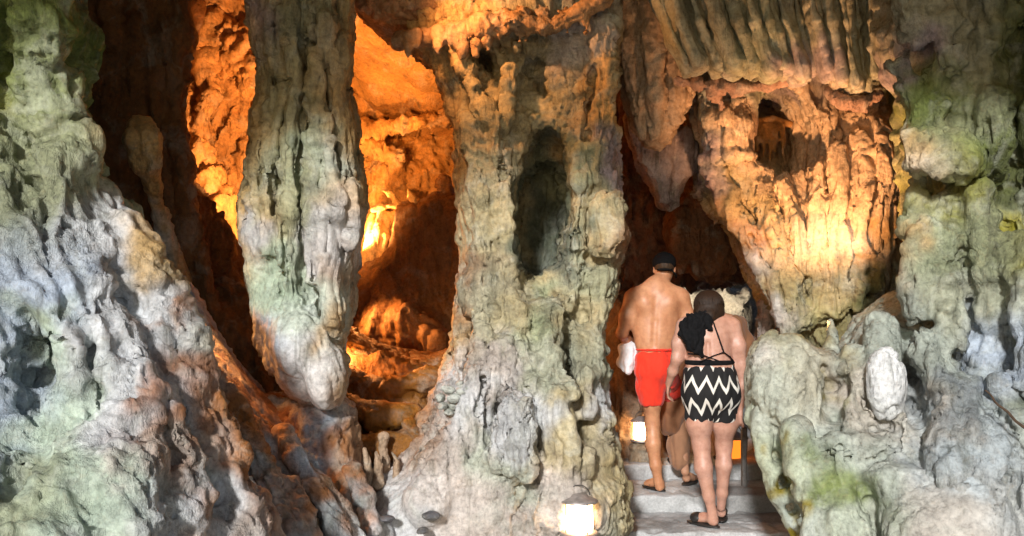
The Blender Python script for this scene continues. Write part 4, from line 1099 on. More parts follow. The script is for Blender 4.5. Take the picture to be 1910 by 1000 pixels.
def box_np(x0, x1, y0, y1, z0, z1, step=0.03, wob=0.010, rnd=0.018, seed=0.0):
    v = Vol(0.0135)
    v._ext(np.array([x0, y0, z0]), np.array([x1, y1, z1]))
    F, lo = v.field()
    h = v.h
    g = [lo[i] + h * np.arange(F.shape[i]) for i in range(3)]
    c = [(a + b) / 2 for a, b in ((x0, x1), (y0, y1), (z0, z1))]
    e = [(b - a) / 2 - rnd for a, b in ((x0, x1), (y0, y1), (z0, z1))]
    q = [np.abs(g[0] - c[0])[:, None, None] - e[0], np.abs(g[1] - c[1])[None, :, None] - e[1], np.abs(g[2] - c[2])[None, None, :] - e[2]]
    D = np.sqrt(sum(np.maximum(k, 0) ** 2 for k in q)) + np.minimum(np.maximum(np.maximum(q[0], q[1]), q[2]), 0) - rnd
    D = np.clip(D, -3 * h, 3 * h).astype(np.float32)
    gr = vdb.FloatGrid(3 * h); gr.copyFromArray(D, tolerance=0)
    p, fq = gr.convertToQuads()
    V = p.astype(np.float64) * h + lo; fq = fq.astype(np.int32)
    if np.einsum('ij,ij->i', V[fq[:, 0]], np.cross(V[fq[:, 1]], V[fq[:, 2]])).sum() < 0: fq = fq[:, ::-1].copy()
    N = vnormals(V, fq)
    P = V.astype(np.float32)
    ed = np.clip(fbm(P, 9, 3, seed + 5) - .15, 0, 1)
    V = V + N * (wob * fbm(P, 4, 3, seed) + wob * .5 * fbm(P, 14, 2, seed) - 2.5 * wob * ed)[:, None]
    return V, fq


steps = empty('concrete_steps', (1.3, 6.4, -0.15), 'worn grey concrete steps climbing into the passage under the walkers', 'steps')
for (x0, x1, y0, y1, z0, z1) in [(0.55, 2.25, 6.36, 7.02, -0.32, 0.0), (0.60, 2.1, 6.97, 7.62, -0.2, 0.13), (0.75, 2.2, 7.57, 8.25, -0.1, 0.26), (0.8, 2.3, 8.2, 9.4, 0.0, 0.38), (0.45, 2.6, 5.3, 6.42, -0.5, -0.145)]:
    V, F = box_np(x0, x1, y0, y1, z0, z1, seed=y0)
    me = mesh_np('step', V, F)
    o = link('step', me, M_CONC)
    o.parent = steps; o.matrix_parent_inverse = Matrix.Translation(-steps.location)


# ---- lanterns
def lathe(prof, n=28, loc=(0, 0, 0)):
    a = np.linspace(0, 2 * math.pi, n, endpoint=False)
    V = np.array([[r * math.cos(t) + loc[0], r * math.sin(t) + loc[1], z + loc[2]] for r, z in prof for t in a])
    F = []
    m = len(prof)
    for i in range(m - 1):
        for j in range(n):
            k = (j + 1) % n
            F.append((i * n + j, i * n + k, (i + 1) * n + k, (i + 1) * n + j))
    return V, np.array(F)


def emis(name, col, s, edge=None):
    t = NT(name)
    e = t.n('ShaderNodeEmission')
    e.inputs[0].default_value = (*col, 1); e.inputs[1].default_value = s
    t.l(e.outputs[0], t.out.inputs[0])
    return t.m


M_GLOW = emis('lit_lantern_glass', (1.0, 0.58, 0.26), 20.0)
M_GLOW_O = emis('lit_amber_glass', (1.0, 0.22, 0.02), 1.5)
M_TIN = simple('weathered_tin', (0.42, 0.38, 0.36), 0.45, 30, 0.3, 0.002, metal=0.6)
M_IRON = simple('dark_iron', (0.05, 0.045, 0.04), 0.5, 30, 0.3, 0.002, metal=0.5)


def lantern(loc, s, label, glow, group='lit lanterns beside the steps'):
    L = empty('lantern', loc, label, 'lantern', group)
    r = 0.085 * s
    parts = [
        ('base', lathe([(0.0001, 0), (r * 1.35, 0), (r * 1.38, 0.008 * s), (r * 1.3, 0.018 * s), (r * 1.05, 0.024 * s), (0.0001, 0.026 * s)]), M_TIN),
        ('glass', lathe([(r * 0.97, 0.026 * s), (r * 1.0, 0.06 * s), (r * 0.97, 0.13 * s), (r * 0.93, 0.195 * s)]), glow),
        ('cap', lathe([(r * 0.9, 0.198 * s), (r * 1.32, 0.196 * s), (r * 1.34, 0.204 * s), (r * 1.1, 0.216 * s), (r * 0.7, 0.228 * s), (r * 0.5, 0.245 * s), (0.0001, 0.248 * s)]), M_TIN)]
    for nm, (V, F), m in parts:
        o = link(nm, mesh_np(nm, V, F), m, L)
    for k in range(4):
        a = k * math.pi / 2 + 0.5
        V, F = lathe([(0.0035 * s, 0.02 * s), (0.0035 * s, 0.2 * s)], 6, (math.cos(a) * r * 1.08, math.sin(a) * r * 1.08, 0))
        link('guard_wire', mesh_np('guard_wire', V, F), M_IRON, L)
    # carrying handle
    a = np.linspace(0, math.pi, 14)
    pts = np.stack([np.cos(a) * r * 0.75, 0 * a, 0.235 * s + np.sin(a) * 0.06 * s], 1)
    V, F = tube_np(pts, np.full(14, 0.003 * s), 6)
    link('handle', mesh_np('handle', V, F), M_IRON, L)
    return L


def tube_np(pts, rad, n=8, cap=True):
    pts = np.asarray(pts, float)
    T = np.gradient(pts, axis=0)
    T /= np.maximum(np.linalg.norm(T, axis=1, keepdims=True), 1e-9)
    up = np.array([0, 0, 1.0]) if abs(T[0, 2]) < 0.9 else np.array([0, 1.0, 0])
    V = []
    for p, t, r in zip(pts, T, rad):
        u = np.cross(up, t); u /= max(np.linalg.norm(u), 1e-9)
        w = np.cross(t, u)
        for k in range(n):
            a = 2 * math.pi * k / n
            V.append(p + r * (math.cos(a) * u + math.sin(a) * w))
    F = []
    m = len(pts)
    for i in range(m - 1):
        for j in range(n):
            k = (j + 1) % n
            F.append((i * n + j, i * n + k, (i + 1) * n + k, (i + 1) * n + j))
    V = np.array(V); F = np.array(F)
    if cap:
        V = np.vstack([V, pts[0], pts[-1]])
        c = m * n
        F = np.vstack([F, [(c, (j + 1) % n, j, j) for j in range(n)], [(c + 1, (m - 1) * n + j, (m - 1) * n + (j + 1) % n, (m - 1) * n + (j + 1) % n) for j in range(n)]])
        # triangles written as quads would be degenerate: use centre fan with doubled point shifted
        F = F[:(m - 1) * n]
        V = V[:m * n]
    return V, F


lantern(W(1080, 997, 5.55), 1.02, 'glowing white lantern standing on the rock at the bottom centre', M_GLOW)
lantern(W(1197, 823, 7.75), 0.86, 'small lit lantern glowing behind the calf of the man in red', M_GLOW)
lantern(W(1366, 868, 7.9), 1.2, 'amber lantern mostly hidden behind the right leg of the woman', M_GLOW_O)

# pedestals under the two inner lanterns
for (px_, py_, Y_, w_, d_, lab) in [(1197, 823, 7.75, 0.11, 0.55, 'low rock pedestal carrying the lantern behind the man'), (1372, 868, 8.0, 0.10, 0.2, 'low rock pedestal carrying the amber lantern')]:
    c = np.array(W(px_, py_, Y_))
    v = Vol(0.012)
    v.wchain([(c[0], c[1], c[2] - w_ - 0.02, w_), (c[0], c[1] + .05, c[2] - d_, w_ * 1.5)], k=0.03)
    v.well((c[0], c[1], c[2] - 0.05), (w_ * 1.1, w_ * 1.1, 0.06), k=0.03)
    rock('rock_pedestal', v, M_DARK, Y_, lab, 'rock', tint=(0.36, 0.28, 0.2), big=0.01, flute=0.0, fine=0.006, crack=0.008, seed=px_ * .1)

# ---- stones lying about
M_STONE = rock_material('loose_stone', zs=1.0, bump=0.7)


def stone(px_, py_, Y_, rx, ry, rz, rot, label, group, col=(0.50, 0.50, 0.46), seed=0.0, name='stone', cat='stone'):
    c = np.array(W(px_, py_, Y_)); s = Y_ / FPX
    rs = np.random.RandomState(int(seed * 10) + 3)
    d = rs.normal(size=(14, 3)); d /= np.linalg.norm(d, axis=1, keepdims=True)
    n = 22
    # a faceted lump: unit sphere cut by random planes
    u = np.linspace(0, math.pi, 13)[1:-1]; a = np.linspace(0, 2 * math.pi, n, endpoint=False)
    S = np.array([[math.sin(t) * math.cos(b), math.sin(t) * math.sin(b), math.cos(t)] for t in u for b in a] + [[0, 0, 1], [0, 0, -1]])
    k = (S @ d.T) / 0.78
    S = S / np.maximum(k.max(1), 1.0)[:, None]
    S = S * np.array([rx * s, ry, rz * s])
    ca, sa = math.cos(R(rot)), math.sin(R(rot))
    S = np.stack([S[:, 0] * ca - S[:, 2] * sa, S[:, 1], S[:, 0] * sa + S[:, 2] * ca], 1)
    F = []
    for i in range(10):
        for j in range(n):
            q = (j + 1) % n
            F.append((i * n + j, (i + 1) * n + j, (i + 1) * n + q, i * n + q))
    me = bpy.data.meshes.new(name)
    T = [(11 * n, j, (j + 1) % n) for j in range(n)] + [(11 * n + 1, 10 * n + (j + 1) % n, 10 * n + j) for j in range(n)]
    me.from_pydata([tuple(p) for p in S], [], [tuple(f) for f in F] + T)
    put_color(me, np.array(col)[None] * np.ones((len(S), 1)))
    o = link(name, me, M_STONE, None, tuple(c))
    return tag(o, label, cat, group)


rub = [(822, 742, 9, 7, 5), (836, 727, 12, 7, -12), (850, 742, 14, 8, 6), (846, 757, 15, 7, -4), (866, 752, 10, 6, 20), (862, 728, 10, 8, 40), (880, 742, 19, 21, 15), (838, 768, 10, 6, -20), (826, 758, 8, 6, 10), (858, 715, 8, 5, 0)]
RL = ['leftmost small stone of the rubble patch beside the centre column', 'flat stone at the upper left of the rubble patch', 'middle stone of the rubble patch, widest of the small ones',
      'long low stone just under the middle of the rubble patch', 'stone wedged against the left side of the pale slab in the rubble', 'rounded stone resting above the pale slab in the rubble patch', '',
      'lowest stone of the rubble patch, tilted to the left', 'small stone at the lower left of the rubble patch', 'topmost and smallest stone of the rubble patch']
for i, (a, b, w, h_, r_) in enumerate(rub):
    big = w > 18
    stone(a, b, 5.84 - (0.03 if big else 0) - (0.03 * (i % 3)), w * 1.25, 0.06, h_ * 1.35, r_, 'largest pale slab in the rubble patch left of the centre column' if big else RL[i],
          'rubble stones left of the centre column', (0.52, 0.54, 0.50), i + .3)
for i, (a, b, w, h_, lab) in enumerate([(722, 968, 15, 8, 'dark wet spot on the pale floor, leftmost of three'), (802, 962, 20, 9, 'largest dark wet spot on the pale floor, furthest right of three'), (788, 990, 13, 7, 'smallest dark wet spot on the pale floor, nearest of three')]):
    stone(a, b, 5.40, w, 0.05, h_, 0, lab, 'dark wet spots on the pale floor', (0.12, 0.12, 0.13), i + 7.1)  # stone lumps standing in for dark wet spots on the floor

# small stalagmite stumps in the hollow between the columns
for i, (pts, lab) in enumerate([([(716, 800, 6.0, 14), (714, 830, 6.0, 9), (718, 860, 6.0, 12)], 'knobbed stalagmite stump with round top between the columns'),
                                ([(702, 838, 5.85, 9), (706, 870, 5.85, 11)], 'short pinkish stalagmite stump before the knobbed one'),
                                ([(732, 840, 5.9, 4), (740, 862, 5.9, 7)], 'tiny pointed pale stalagmite stump right of the knobbed one'),
                                ([(680, 830, 5.85, 6), (684, 860, 5.85, 9), (686, 890, 5.85, 11)], 'slim pale stump standing against the column base')]):
    v = Vol(0.008)
    pts = [(x_, 862 - (862 - y_) * .75, Y__, r__ * .8) for x_, y_, Y__, r__ in pts]
    a, b, Y_, r_ = pts[-1]
    v.chain(pts + [(a, b + 34, Y_, r_ * 1.3)], k=0.02)
    rock('stalagmite', v, M_STONE, 5.9, lab, 'stalagmite', tint=(0.40, 0.30, 0.22), big=0.02, flute=0, fine=0.007, crack=0.006, lump=0.012, seed=i * 3.1)

# fallen branch by the right wall
M_BARK = simple('bark', (0.07, 0.04, 0.022), 0.85, 40, 0.4, 0.006)
pts = np.array([W(1828, 726, 4.62), W(1852, 752, 4.56), W(1880, 778, 4.5), W(1925, 815, 4.42), W(1990, 880, 4.3)])
tt = np.linspace(0, 4, 16)
pp = np.stack([np.interp(tt, range(5), pts[:, k]) for k in range(3)], 1)
pp[:, 0] += 0.006 * np.sin(tt * 5); pp[:, 1] -= 0.05
V, F = tube_np(pp, np.linspace(0.004, 0.010, 16), 8)
br = link('branch', mesh_np('branch', V, F), M_BARK)
tag(br, 'dry brown branch leaning on the mossy rock at the right edge', 'branch')

# stub post beside the step
c = np.array(W(1388, 912, 7.35))
V, F = box_np(c[0] - 0.022, c[0] + 0.022, c[1] - 0.03, c[1] + 0.03, c[2] - 0.05, c[2] + 0.50, rnd=0.008, wob=0.004)
tag(link('post', mesh_np('post', V, F), simple('grey_wood', (0.20, 0.19, 0.18), 0.8, 30)), 'thin grey post at the edge of the steps beside the woman', 'post')

# ================================================================== PEOPLE
def skin(name, col, col2):
    t = NT(name)
    v = t.obj()
    n = t.noise(v, 5, 5, 0.65); m = t.noise(v, 90, 4, 0.65); q = t.noise(v, 26, 4, 0.6)
    c = t.ramp(n, [(0.35, col), (0.65, col2)])
    c = t.mix(1.0, c, t.ramp(q, [(0.3, (0.84, 0.76, 0.74)), (0.6, (1.05, 1.05, 1.05))]), 'MULTIPLY')
    return t.bsdf(c, 0.48, m, 0.25, 0.002, Subsurface_Weight=0.12, Subsurface_Radius=(0.9, 0.35, 0.2), Subsurface_Scale=0.012)


M_SKIN_M = skin('tanned_skin', (0.52, 0.24, 0.12), (0.60, 0.30, 0.16))
M_SKIN_W = skin('fair_skin', (0.50, 0.27, 0.19), (0.57, 0.33, 0.25))
M_SKIN_T = skin('brown_skin', (0.42, 0.22, 0.13), (0.48, 0.27, 0.17))


def cloth(name, col, rough=0.85, var=0.12):
    t = NT(name)
    v = t.obj()
    n = t.noise(v, 9, 4, 0.55, 0.6); w = t.noise(v, 220, 2, 0.5)
    c = t.ramp(n, [(0.3, tuple(a * (1 - var) for a in col)), (0.7, tuple(min(1, a * (1 + var)) for a in col))])
    return t.bsdf(c, rough, t.math('ADD', n, t.math('MULTIPLY', w, 0.1)), 0.6, 0.018, Sheen_Weight=0.2)


M_RED = cloth('red_cotton', (0.80, 0.035, 0.010))
M_BLACK = simple('black_cloth', (0.008, 0.008, 0.009), 0.95, 60, 0.3, 0.004)
M_BLACK.node_tree.nodes['Principled BSDF'].inputs['Specular IOR Level'].default_value = 0.15
M_TOWEL = cloth('white_towel', (0.80, 0.80, 0.82))
M_BROWN = cloth('brown_linen', (0.20, 0.085, 0.035))
M_TAUPE = cloth('taupe_linen', (0.27, 0.135, 0.07))
M_RUBBER = simple('black_rubber', (0.025, 0.022, 0.02), 0.5, 40)


def hair_mat(name, col):
    t = NT(name)
    v = t.obj((1, 1, 0.12))
    n = t.noise(v, 160, 4, 0.6)
    c = t.ramp(n, [(0.3, tuple(a * .5 for a in col)), (0.7, tuple(a * 1.6 for a in col))])
    return t.bsdf(c, 0.55, n, 0.8, 0.004, Specular_IOR_Level=0.25)


M_HAIR = hair_mat('dark_brown_hair', (0.026, 0.014, 0.008))
M_HAIRB = hair_mat('black_hair', (0.010, 0.009, 0.009))
M_HAIRM = hair_mat('short_brown_hair', (0.06, 0.035, 0.02))

HB = 0.0074


class Body(Vol):
    """joints given as photo pixel + distance, radii in metres"""
    def __init__(self, h=HB): super().__init__(h)

    def limb(self, pts, k=0.03, cut=False, flat=1.0):
        return self.wchain([(*W(a, b, Y), r) for a, b, Y, r in pts], k, cut, flat)

    def blob(self, px, py, Y, r, k=0.05, cut=False, rot=0.0):
        return self.well(W(px, py, Y), r, k, cut, rot)

    def hand(self, px, py, Y, down=(0, 0, -1), side=(1, 0, 0), curl=0.35, s=1.0):
        """palm and five fingers hanging along 'down'; thumb towards 'side'"""
        o = Vector(W(px, py, Y)); d = Vector(down).normalized(); t = Vector(side).normalized()
        n = d.cross(t).normalized()
        p1 = o + d * 0.045 * s
        m = Matrix((t, n, d))
        self.well(p1, (0.036 * s, 0.014 * s, 0.05 * s), 0.015, False, 0, [list(r) for r in m])
        for i, (off, L) in enumerate(((0.027, .070), (0.009, .080), (-0.009, .075), (-0.027, .058))):
            a = o + d * 0.082 * s + t * off * s
            b = a + (d * math.cos(curl * .6) + n * math.sin(curl * .6)) * L * .5 * s
            c = b + (d * math.cos(curl * 1.8) + n * math.sin(curl * 1.8)) * L * .5 * s
            self.wchain([(*a, .0095 * s), (*b, .0085 * s), (*c, .007 * s)], 0.004)
        a = o + d * 0.025 * s + t * 0.026 * s
        b = a + (d * .7 + t * .6 + n * .3).normalized() * 0.035 * s
        c = b + (d * .95 + t * .15 + n * .3).normalized() * 0.03 * s
        self.wchain([(*a, .013 * s), (*b, .0105 * s), (*c, .0085 * s)], 0.01)

    def foot(self, heel, toe, w=1.0):
        """bare foot from heel to toes, world points on the ground; five toes"""
        h = Vector(heel); t = Vector(toe)
        f = (t - h); L = f.length; f.normalize()
        s = f.cross(Vector((0, 0, 1))).normalized()
        up = Vector((0, 0, 1))
        self.wchain([(*(h + up * .036 + f * .03), .034), (*(h + f * L * .45 + up * .034), .030), (*(h + f * L * .72 + up * .022), .028)], 0.03)
        self.wchain([(*(h + f * L * .55 + s * .018 + up * .022), .022), (*(h + f * L * .76 + s * .026 + up * .016), .018)], 0.02)
        self.wchain([(*(h + f * L * .55 - s * .018 + up * .022), .022), (*(h + f * L * .76 - s * .026 + up * .016), .018)], 0.02)
        for i in range(5):
            o = h + f * L * (.78 + .03 * (1 - abs(i - 1) * .5)) + s * (.032 - .016 * i) * w
            self.wchain([(*(o + up * .014), .011 - .001 * i), (*(o + f * (.045 - .006 * i) + up * .010), .009 - .001 * i)], 0.006)

    def head(self, px, py, Y, turn=0.0, s=1.0, nod=0.0):
        """head facing away from the camera (+Y) with face, nose, lips, eyes and ears"""
        c = Vector(W(px, py, Y))
        rz = Matrix.Rotation(turn, 3, 'Z') @ Matrix.Rotation(-nod, 3, 'X')
        def q(x, y, z): return c + rz @ Vector((x * s, y * s, z * s))
        M = rz.transposed()
        ml = [list(r) for r in M]
        self.well(q(0, 0, .02), (.076 * s, .095 * s, .098 * s), .03, False, 0, ml)
        self.well(q(0, .035, -.055), (.055 * s, .058 * s, .06 * s), .04, False, 0, ml)
        self.wchain([(*q(0, .092, .012), .010 * s), (*q(0, .112, -.020), .013 * s)], .012)
        self.wchain([(*q(-.018, .092, -.052), .007 * s), (*q(.018, .092, -.052), .007 * s)], .008)
        self.wchain([(*q(-.018, .088, -.062), .008 * s), (*q(.018, .088, -.062), .008 * s)], .008)
        for e in (-1, 1):
            self.well(q(e * .032, .083, .005), (.017 * s, .012 * s, .012 * s), .01, True)
            self.well(q(e * .032, .078, .005), (.012 * s, .012 * s, .010 * s), .004)
            self.wchain([(*q(e * .018, .09, .024), .007 * s), (*q(e * .046, .08, .024), .006 * s)], .01)
            self.well(q(e * .078, -.002, -.012), (.010 * s, .019 * s, .031 * s), .012, False, 0, ml)
            self.well(q(e * .086, .0, -.010), (.005 * s, .010 * s, .017 * s), .006, True)
        return q


def part(name, vol, mat, parent, wrinkle=0.0, noise_f=(9, 9, 4), label=None, wmax=None):
    V, F = vol.mesh()
    if wrinkle:
        N = vnormals(V, F)
        P = V.astype(np.float32)
        V = V + N * (wrinkle * (np.abs(fbm(P, noise_f, 2, len(name))) * 1.6 - 0.3))[:, None]
    o = link(name, mesh_np(name, V - np.array(parent.location), F), mat, parent)
    if label: o['label'] = label
    print("PART", name, len(V))
    return o


def sub(o, child): child.parent = o


# ---------------------------------------------------------------- man in red shorts
YM = 7.10
man = empty('person', W(1228, 918, YM), 'bare-backed man in red shorts and a black cap walking up the steps', 'person')
b = Body()
b.blob(1223, 690, YM, (.142, .115, .12), .06)
b.blob(1222, 645, YM, (.148, .110, .13), .08)
b.blob(1222, 612, YM + .01, (.180, .118, .15), .08)
b.blob(1226, 572, YM + .02, (.205, .122, .15), .08)
b.limb([(1186, 553, YM + .02, .060), (1225, 544, YM + .02, .068), (1266, 552, YM + .02, .060)], .07)
b.limb([(1192, 548, YM + .02, .040), (1222, 530, YM + .03, .050), (1258, 547, YM + .02, .040)], .06)
b.blob(1202, 566, YM - .055, (.055, .05, .075), .05, rot=12)
b.blob(1248, 566, YM - .055, (.055, .05, .075), .05, rot=-12)
b.limb([(1225, 548, YM - .108, .009), (1222, 600, YM - .118, .013), (1220, 645, YM - .118, .014)], .035, cut=True)
b.limb([(1228, 540, YM + .03, .058), (1236, 515, YM + .07, .055)], .05)
hq = b.head(1239, 500, YM + .10, turn=-0.15, nod=0.30, s=1.04)
b.limb([(1178, 556, YM + .02, .060), (1168, 590, YM + .03, .052), (1160, 622, YM + .05, .044)], .05)
b.limb([(1160, 622, YM + .05, .043), (1167, 632, YM + .14, .038), (1180, 638, YM + .24, .026)], .03)
b.hand(1180, 638, YM + .24, down=(.25, .8, -.35), side=(0, .2, 1), curl=.9)
b.limb([(1272, 556, YM + .02, .060), (1284, 592, YM + .02, .048), (1290, 628, YM + .04, .041)], .05)
b.limb([(1290, 628, YM + .04, .040), (1292, 645, YM + .16, .036), (1285, 655, YM + .29, .026)], .03)
b.hand(1285, 655, YM + .29, down=(-.3, .8, -.3), side=(0, .2, 1), curl=.9)
b.limb([(1212, 705, YM + .01, .074), (1216, 748, YM + .02, .070), (1217, 790, YM + .04, .056)], .05)
b.limb([(1217, 790, YM + .04, .054), (1218, 828, YM, .057), (1223, 868, YM - .01, .042), (1228, 898, YM, .033)], .03)
b.limb([(1228, 898, YM, .033), (1230, 908, YM, .034)], .02)
hl = Vector((W(1236, 0, YM)[0], YM, .150)); tl = hl + Vector((-.115, .20, 0))
b.foot(hl, tl)
b.limb([(1237, 705, YM + .04, .076), (1251, 735, YM + .28, .072), (1256, 748, YM + .42, .058)], .05)
b.limb([(1256, 748, YM + .42, .056), (1256, 790, YM + .42, .056), (1258, 850, YM + .46, .034)], .03)
hr = Vector((W(1258, 0, YM + .46)[0], YM + .47, .28)); b.foot(hr, hr + Vector((.03, .23, 0)))
body_m = part('body', b, M_SKIN_M, man)

s = Body()
s.blob(1224, 690, YM, (.160, .138, .13), .05)
s.blob(1223, 668, YM, (.154, .124, .10), .05)
s.limb([(1210, 698, YM, .098), (1213, 722, YM + .01, .101), (1215, 744, YM + .02, .100)], .04)
s.limb([(1239, 700, YM + .03, .102), (1248, 722, YM + .2, .098), (1251, 733, YM + .28, .092)], .04)
s.limb([(1180, 628, YM, .05), (1260, 628, YM, .05)], .01, cut=True)
s.well(W(1220, 590, YM), (.3, .3, .215), .006, cut=True)
s.limb([(1215, 774, YM + .02, .112), (1216, 796, YM + .03, .112)], .006, cut=True)
shorts = part('shorts', s, M_RED, man, .011, (10, 10, 3.5))
s = Body(.005)
s.blob(1223, 652, YM, (.158, .124, .020), .01)
part('waistband', s, M_RED, man, .003, (40, 40, 10))
c = Body()
c.well(hq(0, .000, .040), (.094, .110, .090), .01)
c.well(hq(0, .03, -.095), (.2, .2, .085), .004, cut=True)
c.well(hq(0, .13, .028), (.062, .07, .010), .012)
cap = part('cap', c, M_BLACK, man)
c = Body(.005)
c.well(hq(0.0, -.075, -.040), (.062, .05, .012), .006)
c.wchain([(*hq(.06, -.07, -.05), .007), (*hq(.085, -.03, -.062), .007), (*hq(.09, .02, -.07), .008)], .01)
cb = part('cap_strap', c, M_BLACK, man)
cb.parent = cap
h = Body()
h.well(hq(0, -.012, .012), (.081, .092, .078), .01)
h.well(hq(0, .085, .0), (.09, .08, .12), .01, cut=True)
part('hair', h, M_HAIRM, man, .003, (60, 60, 20))
f = Body(.0045)
f.well(hl + Vector((-.055, .10, -.012)), (.050, .138, .012), .004, mat=[list(r) for r in Matrix.Rotation(-math.atan2(-.115, .20), 3, 'Z').transposed()])
fl = part('flip_flop', f, M_RUBBER, man)
fs = Body(.0045)
ff_ = (tl - hl).normalized(); sd = ff_.cross(Vector((0, 0, 1)))
for e in (-1, 1):
    fs.wchain([(*(hl + ff_ * .17 + Vector((0, 0, .045))), .005), (*(hl + ff_ * .11 + sd * e * .038 + Vector((0, 0, .015))), .005)], .003)
st = part('strap', fs, M_RUBBER, man)
f = Body(.0045)
f.well(hr + Vector((.015, .12, -.010)), (.050, .138, .012), .004)
part('flip_flop', f, M_RUBBER, man)

# towel he carries
tw = Body()
tw.limb([(1160, 650, YM + .16, .026), (1172, 646, YM + .14, .034), (1186, 648, YM + .14, .026)], .02)
tw.limb([(1162, 652, YM + .15, .030), (1161, 674, YM + .15, .032), (1166, 690, YM + .15, .020)], .04)
tw.limb([(1174, 652, YM + .11, .032), (1173, 676, YM + .11, .036), (1172, 692, YM + .11, .024)], .03)
tw.limb([(1186, 652, YM + .13, .028), (1186, 670, YM + .13, .026), (1181, 688, YM + .13, .014)], .03)
V, F = tw.mesh()
N = vnormals(V, F); P = V.astype(np.float32)
V = V + N * (.012 * (np.abs(fbm(P, (16, 16, 5), 2, 4)) * 1.6 - .3))[:, None]
tag(link('towel', mesh_np('towel', V, F), M_TOWEL), 'white towel bundled in the left hand of the man in red', 'towel')

# ---------------------------------------------------------------- woman in the zigzag skirt
YW = 6.47
wom = empty('person', W(1330, 985, YW), 'dark-haired woman in a backless black top and black and white zigzag skirt', 'person')
b = Body()
b.blob(1325, 730, YW, (.190, .150, .15), .06)
b.blob(1324, 690, YW, (.172, .128, .12), .08)
b.blob(1322, 655, YW + .01, (.160, .115, .12), .08)
b.blob(1320, 625, YW + .02, (.168, .112, .12), .08)
b.limb([(1280, 606, YW + .03, .052), (1320, 598, YW + .02, .062), (1362, 606, YW + .03, .052)], .07)
b.limb([(1286, 602, YW + .03, .034), (1320, 586, YW + .04, .044), (1355, 602, YW + .03, .034)], .05)
b.limb([(1320, 640, YW - .098, .008), (1321, 672, YW - .112, .010)], .03, cut=True)
b.limb([(1320, 596, YW + .04, .048), (1321, 580, YW + .06, .046)], .04)
wq = b.head(1321, 576, YW + .07, turn=0.0, nod=0.32, s=.98)
b.limb([(1274, 609, YW + .02, .050), (1266, 640, YW + .01, .045), (1263, 668, YW + .01, .039)], .04)
b.limb([(1263, 668, YW + .01, .038), (1255, 692, YW + .06, .034), (1247, 716, YW + .12, .024)], .03)
b.hand(1246, 718, YW + .12, down=(.05, .35, -.9), side=(.2, .95, .2), curl=.5, s=.92)
b.limb([(1368, 609, YW + .02, .050), (1378, 645, YW + .00, .045), (1383, 682, YW + .01, .039)], .04)
b.limb([(1383, 682, YW + .01, .037), (1385, 720, YW + .02, .034), (1382, 758, YW + .03, .024)], .03)
b.hand(1382, 760, YW + .03, down=(-.05, .1, -1), side=(-.15, .95, 0), curl=.35, s=.95)
b.limb([(1303, 750, YW, .094), (1304, 790, YW, .086), (1308, 830, YW + .01, .062)], .05)
b.limb([(1308, 830, YW + .01, .060), (1312, 872, YW - .02, .060), (1322, 925, YW - .01, .040), (1329, 958, YW, .032)], .03)
b.limb([(1329, 958, YW, .032), (1331, 972, YW, .034)], .02)
b.limb([(1350, 750, YW + .02, .092), (1352, 790, YW + .05, .082), (1350, 830, YW + .10, .058)], .05)
b.limb([(1350, 830, YW + .10, .056), (1350, 868, YW + .08, .055), (1347, 920, YW + .12, .037), (1345, 946, YW + .16, .031)], .03)
gl = Vector((W(1334, 0, YW)[0], YW - .005, .028)); gt = gl + Vector((-.150, .165, 0))
b.foot(gl, gt)
gr_ = Vector((W(1346, 0, YW + .17)[0], YW + .17, .028)); grt = gr_ + Vector((.035, .22, 0))
b.foot(gr_, grt)
part('body', b, M_SKIN_W, wom)

# skirt
t = NT('zigzag_print')
v = t.n('ShaderNodeTexCoord').outputs['Object']
sp = t.n('ShaderNodeSeparateXYZ'); t.l(v, sp.inputs[0])
x, y, z = sp.outputs
ang = t.math('ARCTAN2', x, t.math('MULTIPLY', y, -1.0))
wv = t.noise(v, 5, 2, 0.5)
u = t.math('ADD', t.math('MULTIPLY', ang, 0.175), t.math('MULTIPLY', wv, 0.035))
zig = t.math('PINGPONG', u, 0.050)
zz = t.math('ADD', t.math('SUBTRACT', z, t.math('MULTIPLY', zig, 1.9)), t.math('MULTIPLY', wv, 0.03))
per = t.math('PINGPONG', t.math('ADD', zz, 4.03), 0.078)
fac = t.math('LESS_THAN', per, 0.021)
fc = t.noise(v, 300, 2, 0.5)
col = t.mix(fac, (0.009, 0.009, 0.010), (0.74, 0.72, 0.66))
M_ZIG = t.bsdf(col, 0.85, fc, 0.3, 0.002)
s = Body()
s.blob(1325, 728, YW, (.205, .165, .17), .05)
s.blob(1324, 694, YW, (.182, .140, .11), .06)
s.limb([(1304, 745, YW, .106), (1304, 775, YW, .100)], .05)
s.limb([(1348, 745, YW + .02, .104), (1349, 775, YW + .04, .098)], .05)
s.well(W(1322, 625, YW), (.4, .4, .178), .006, cut=True)
s.well(W(1326, 850, YW + .02), (.4, .4, .245), .006, cut=True)
sk = part('skirt', s, M_ZIG, wom, .012, (9, 9, 3))
off = Vector(W(1325, 730, YW)) - Vector(wom.location)
n_ = len(sk.data.vertices); co = np.empty(n_ * 3, np.float32); sk.data.vertices.foreach_get('co', co)
co = co.reshape(-1, 3) - np.array(off, np.float32); sk.data.vertices.foreach_set('co', co.ravel()); sk.location = off
s = Body()   # dark waistband and sides of the top
s.blob(1323, 676, YW + .004, (.176, .136, .05), .01)
s.well(W(1323, 655, YW), (.4, .4, .055), .004, cut=True)
part('waistband', s, M_BLACK, wom)
s = Body(.005)
s.limb([(1330, 600, YW - .07, .0065), (1340, 628, YW - .100, .0065), (1350, 657, YW - .112, .0065)], .004)
part('strap', s, M_BLACK, wom)
s = Body(.005)
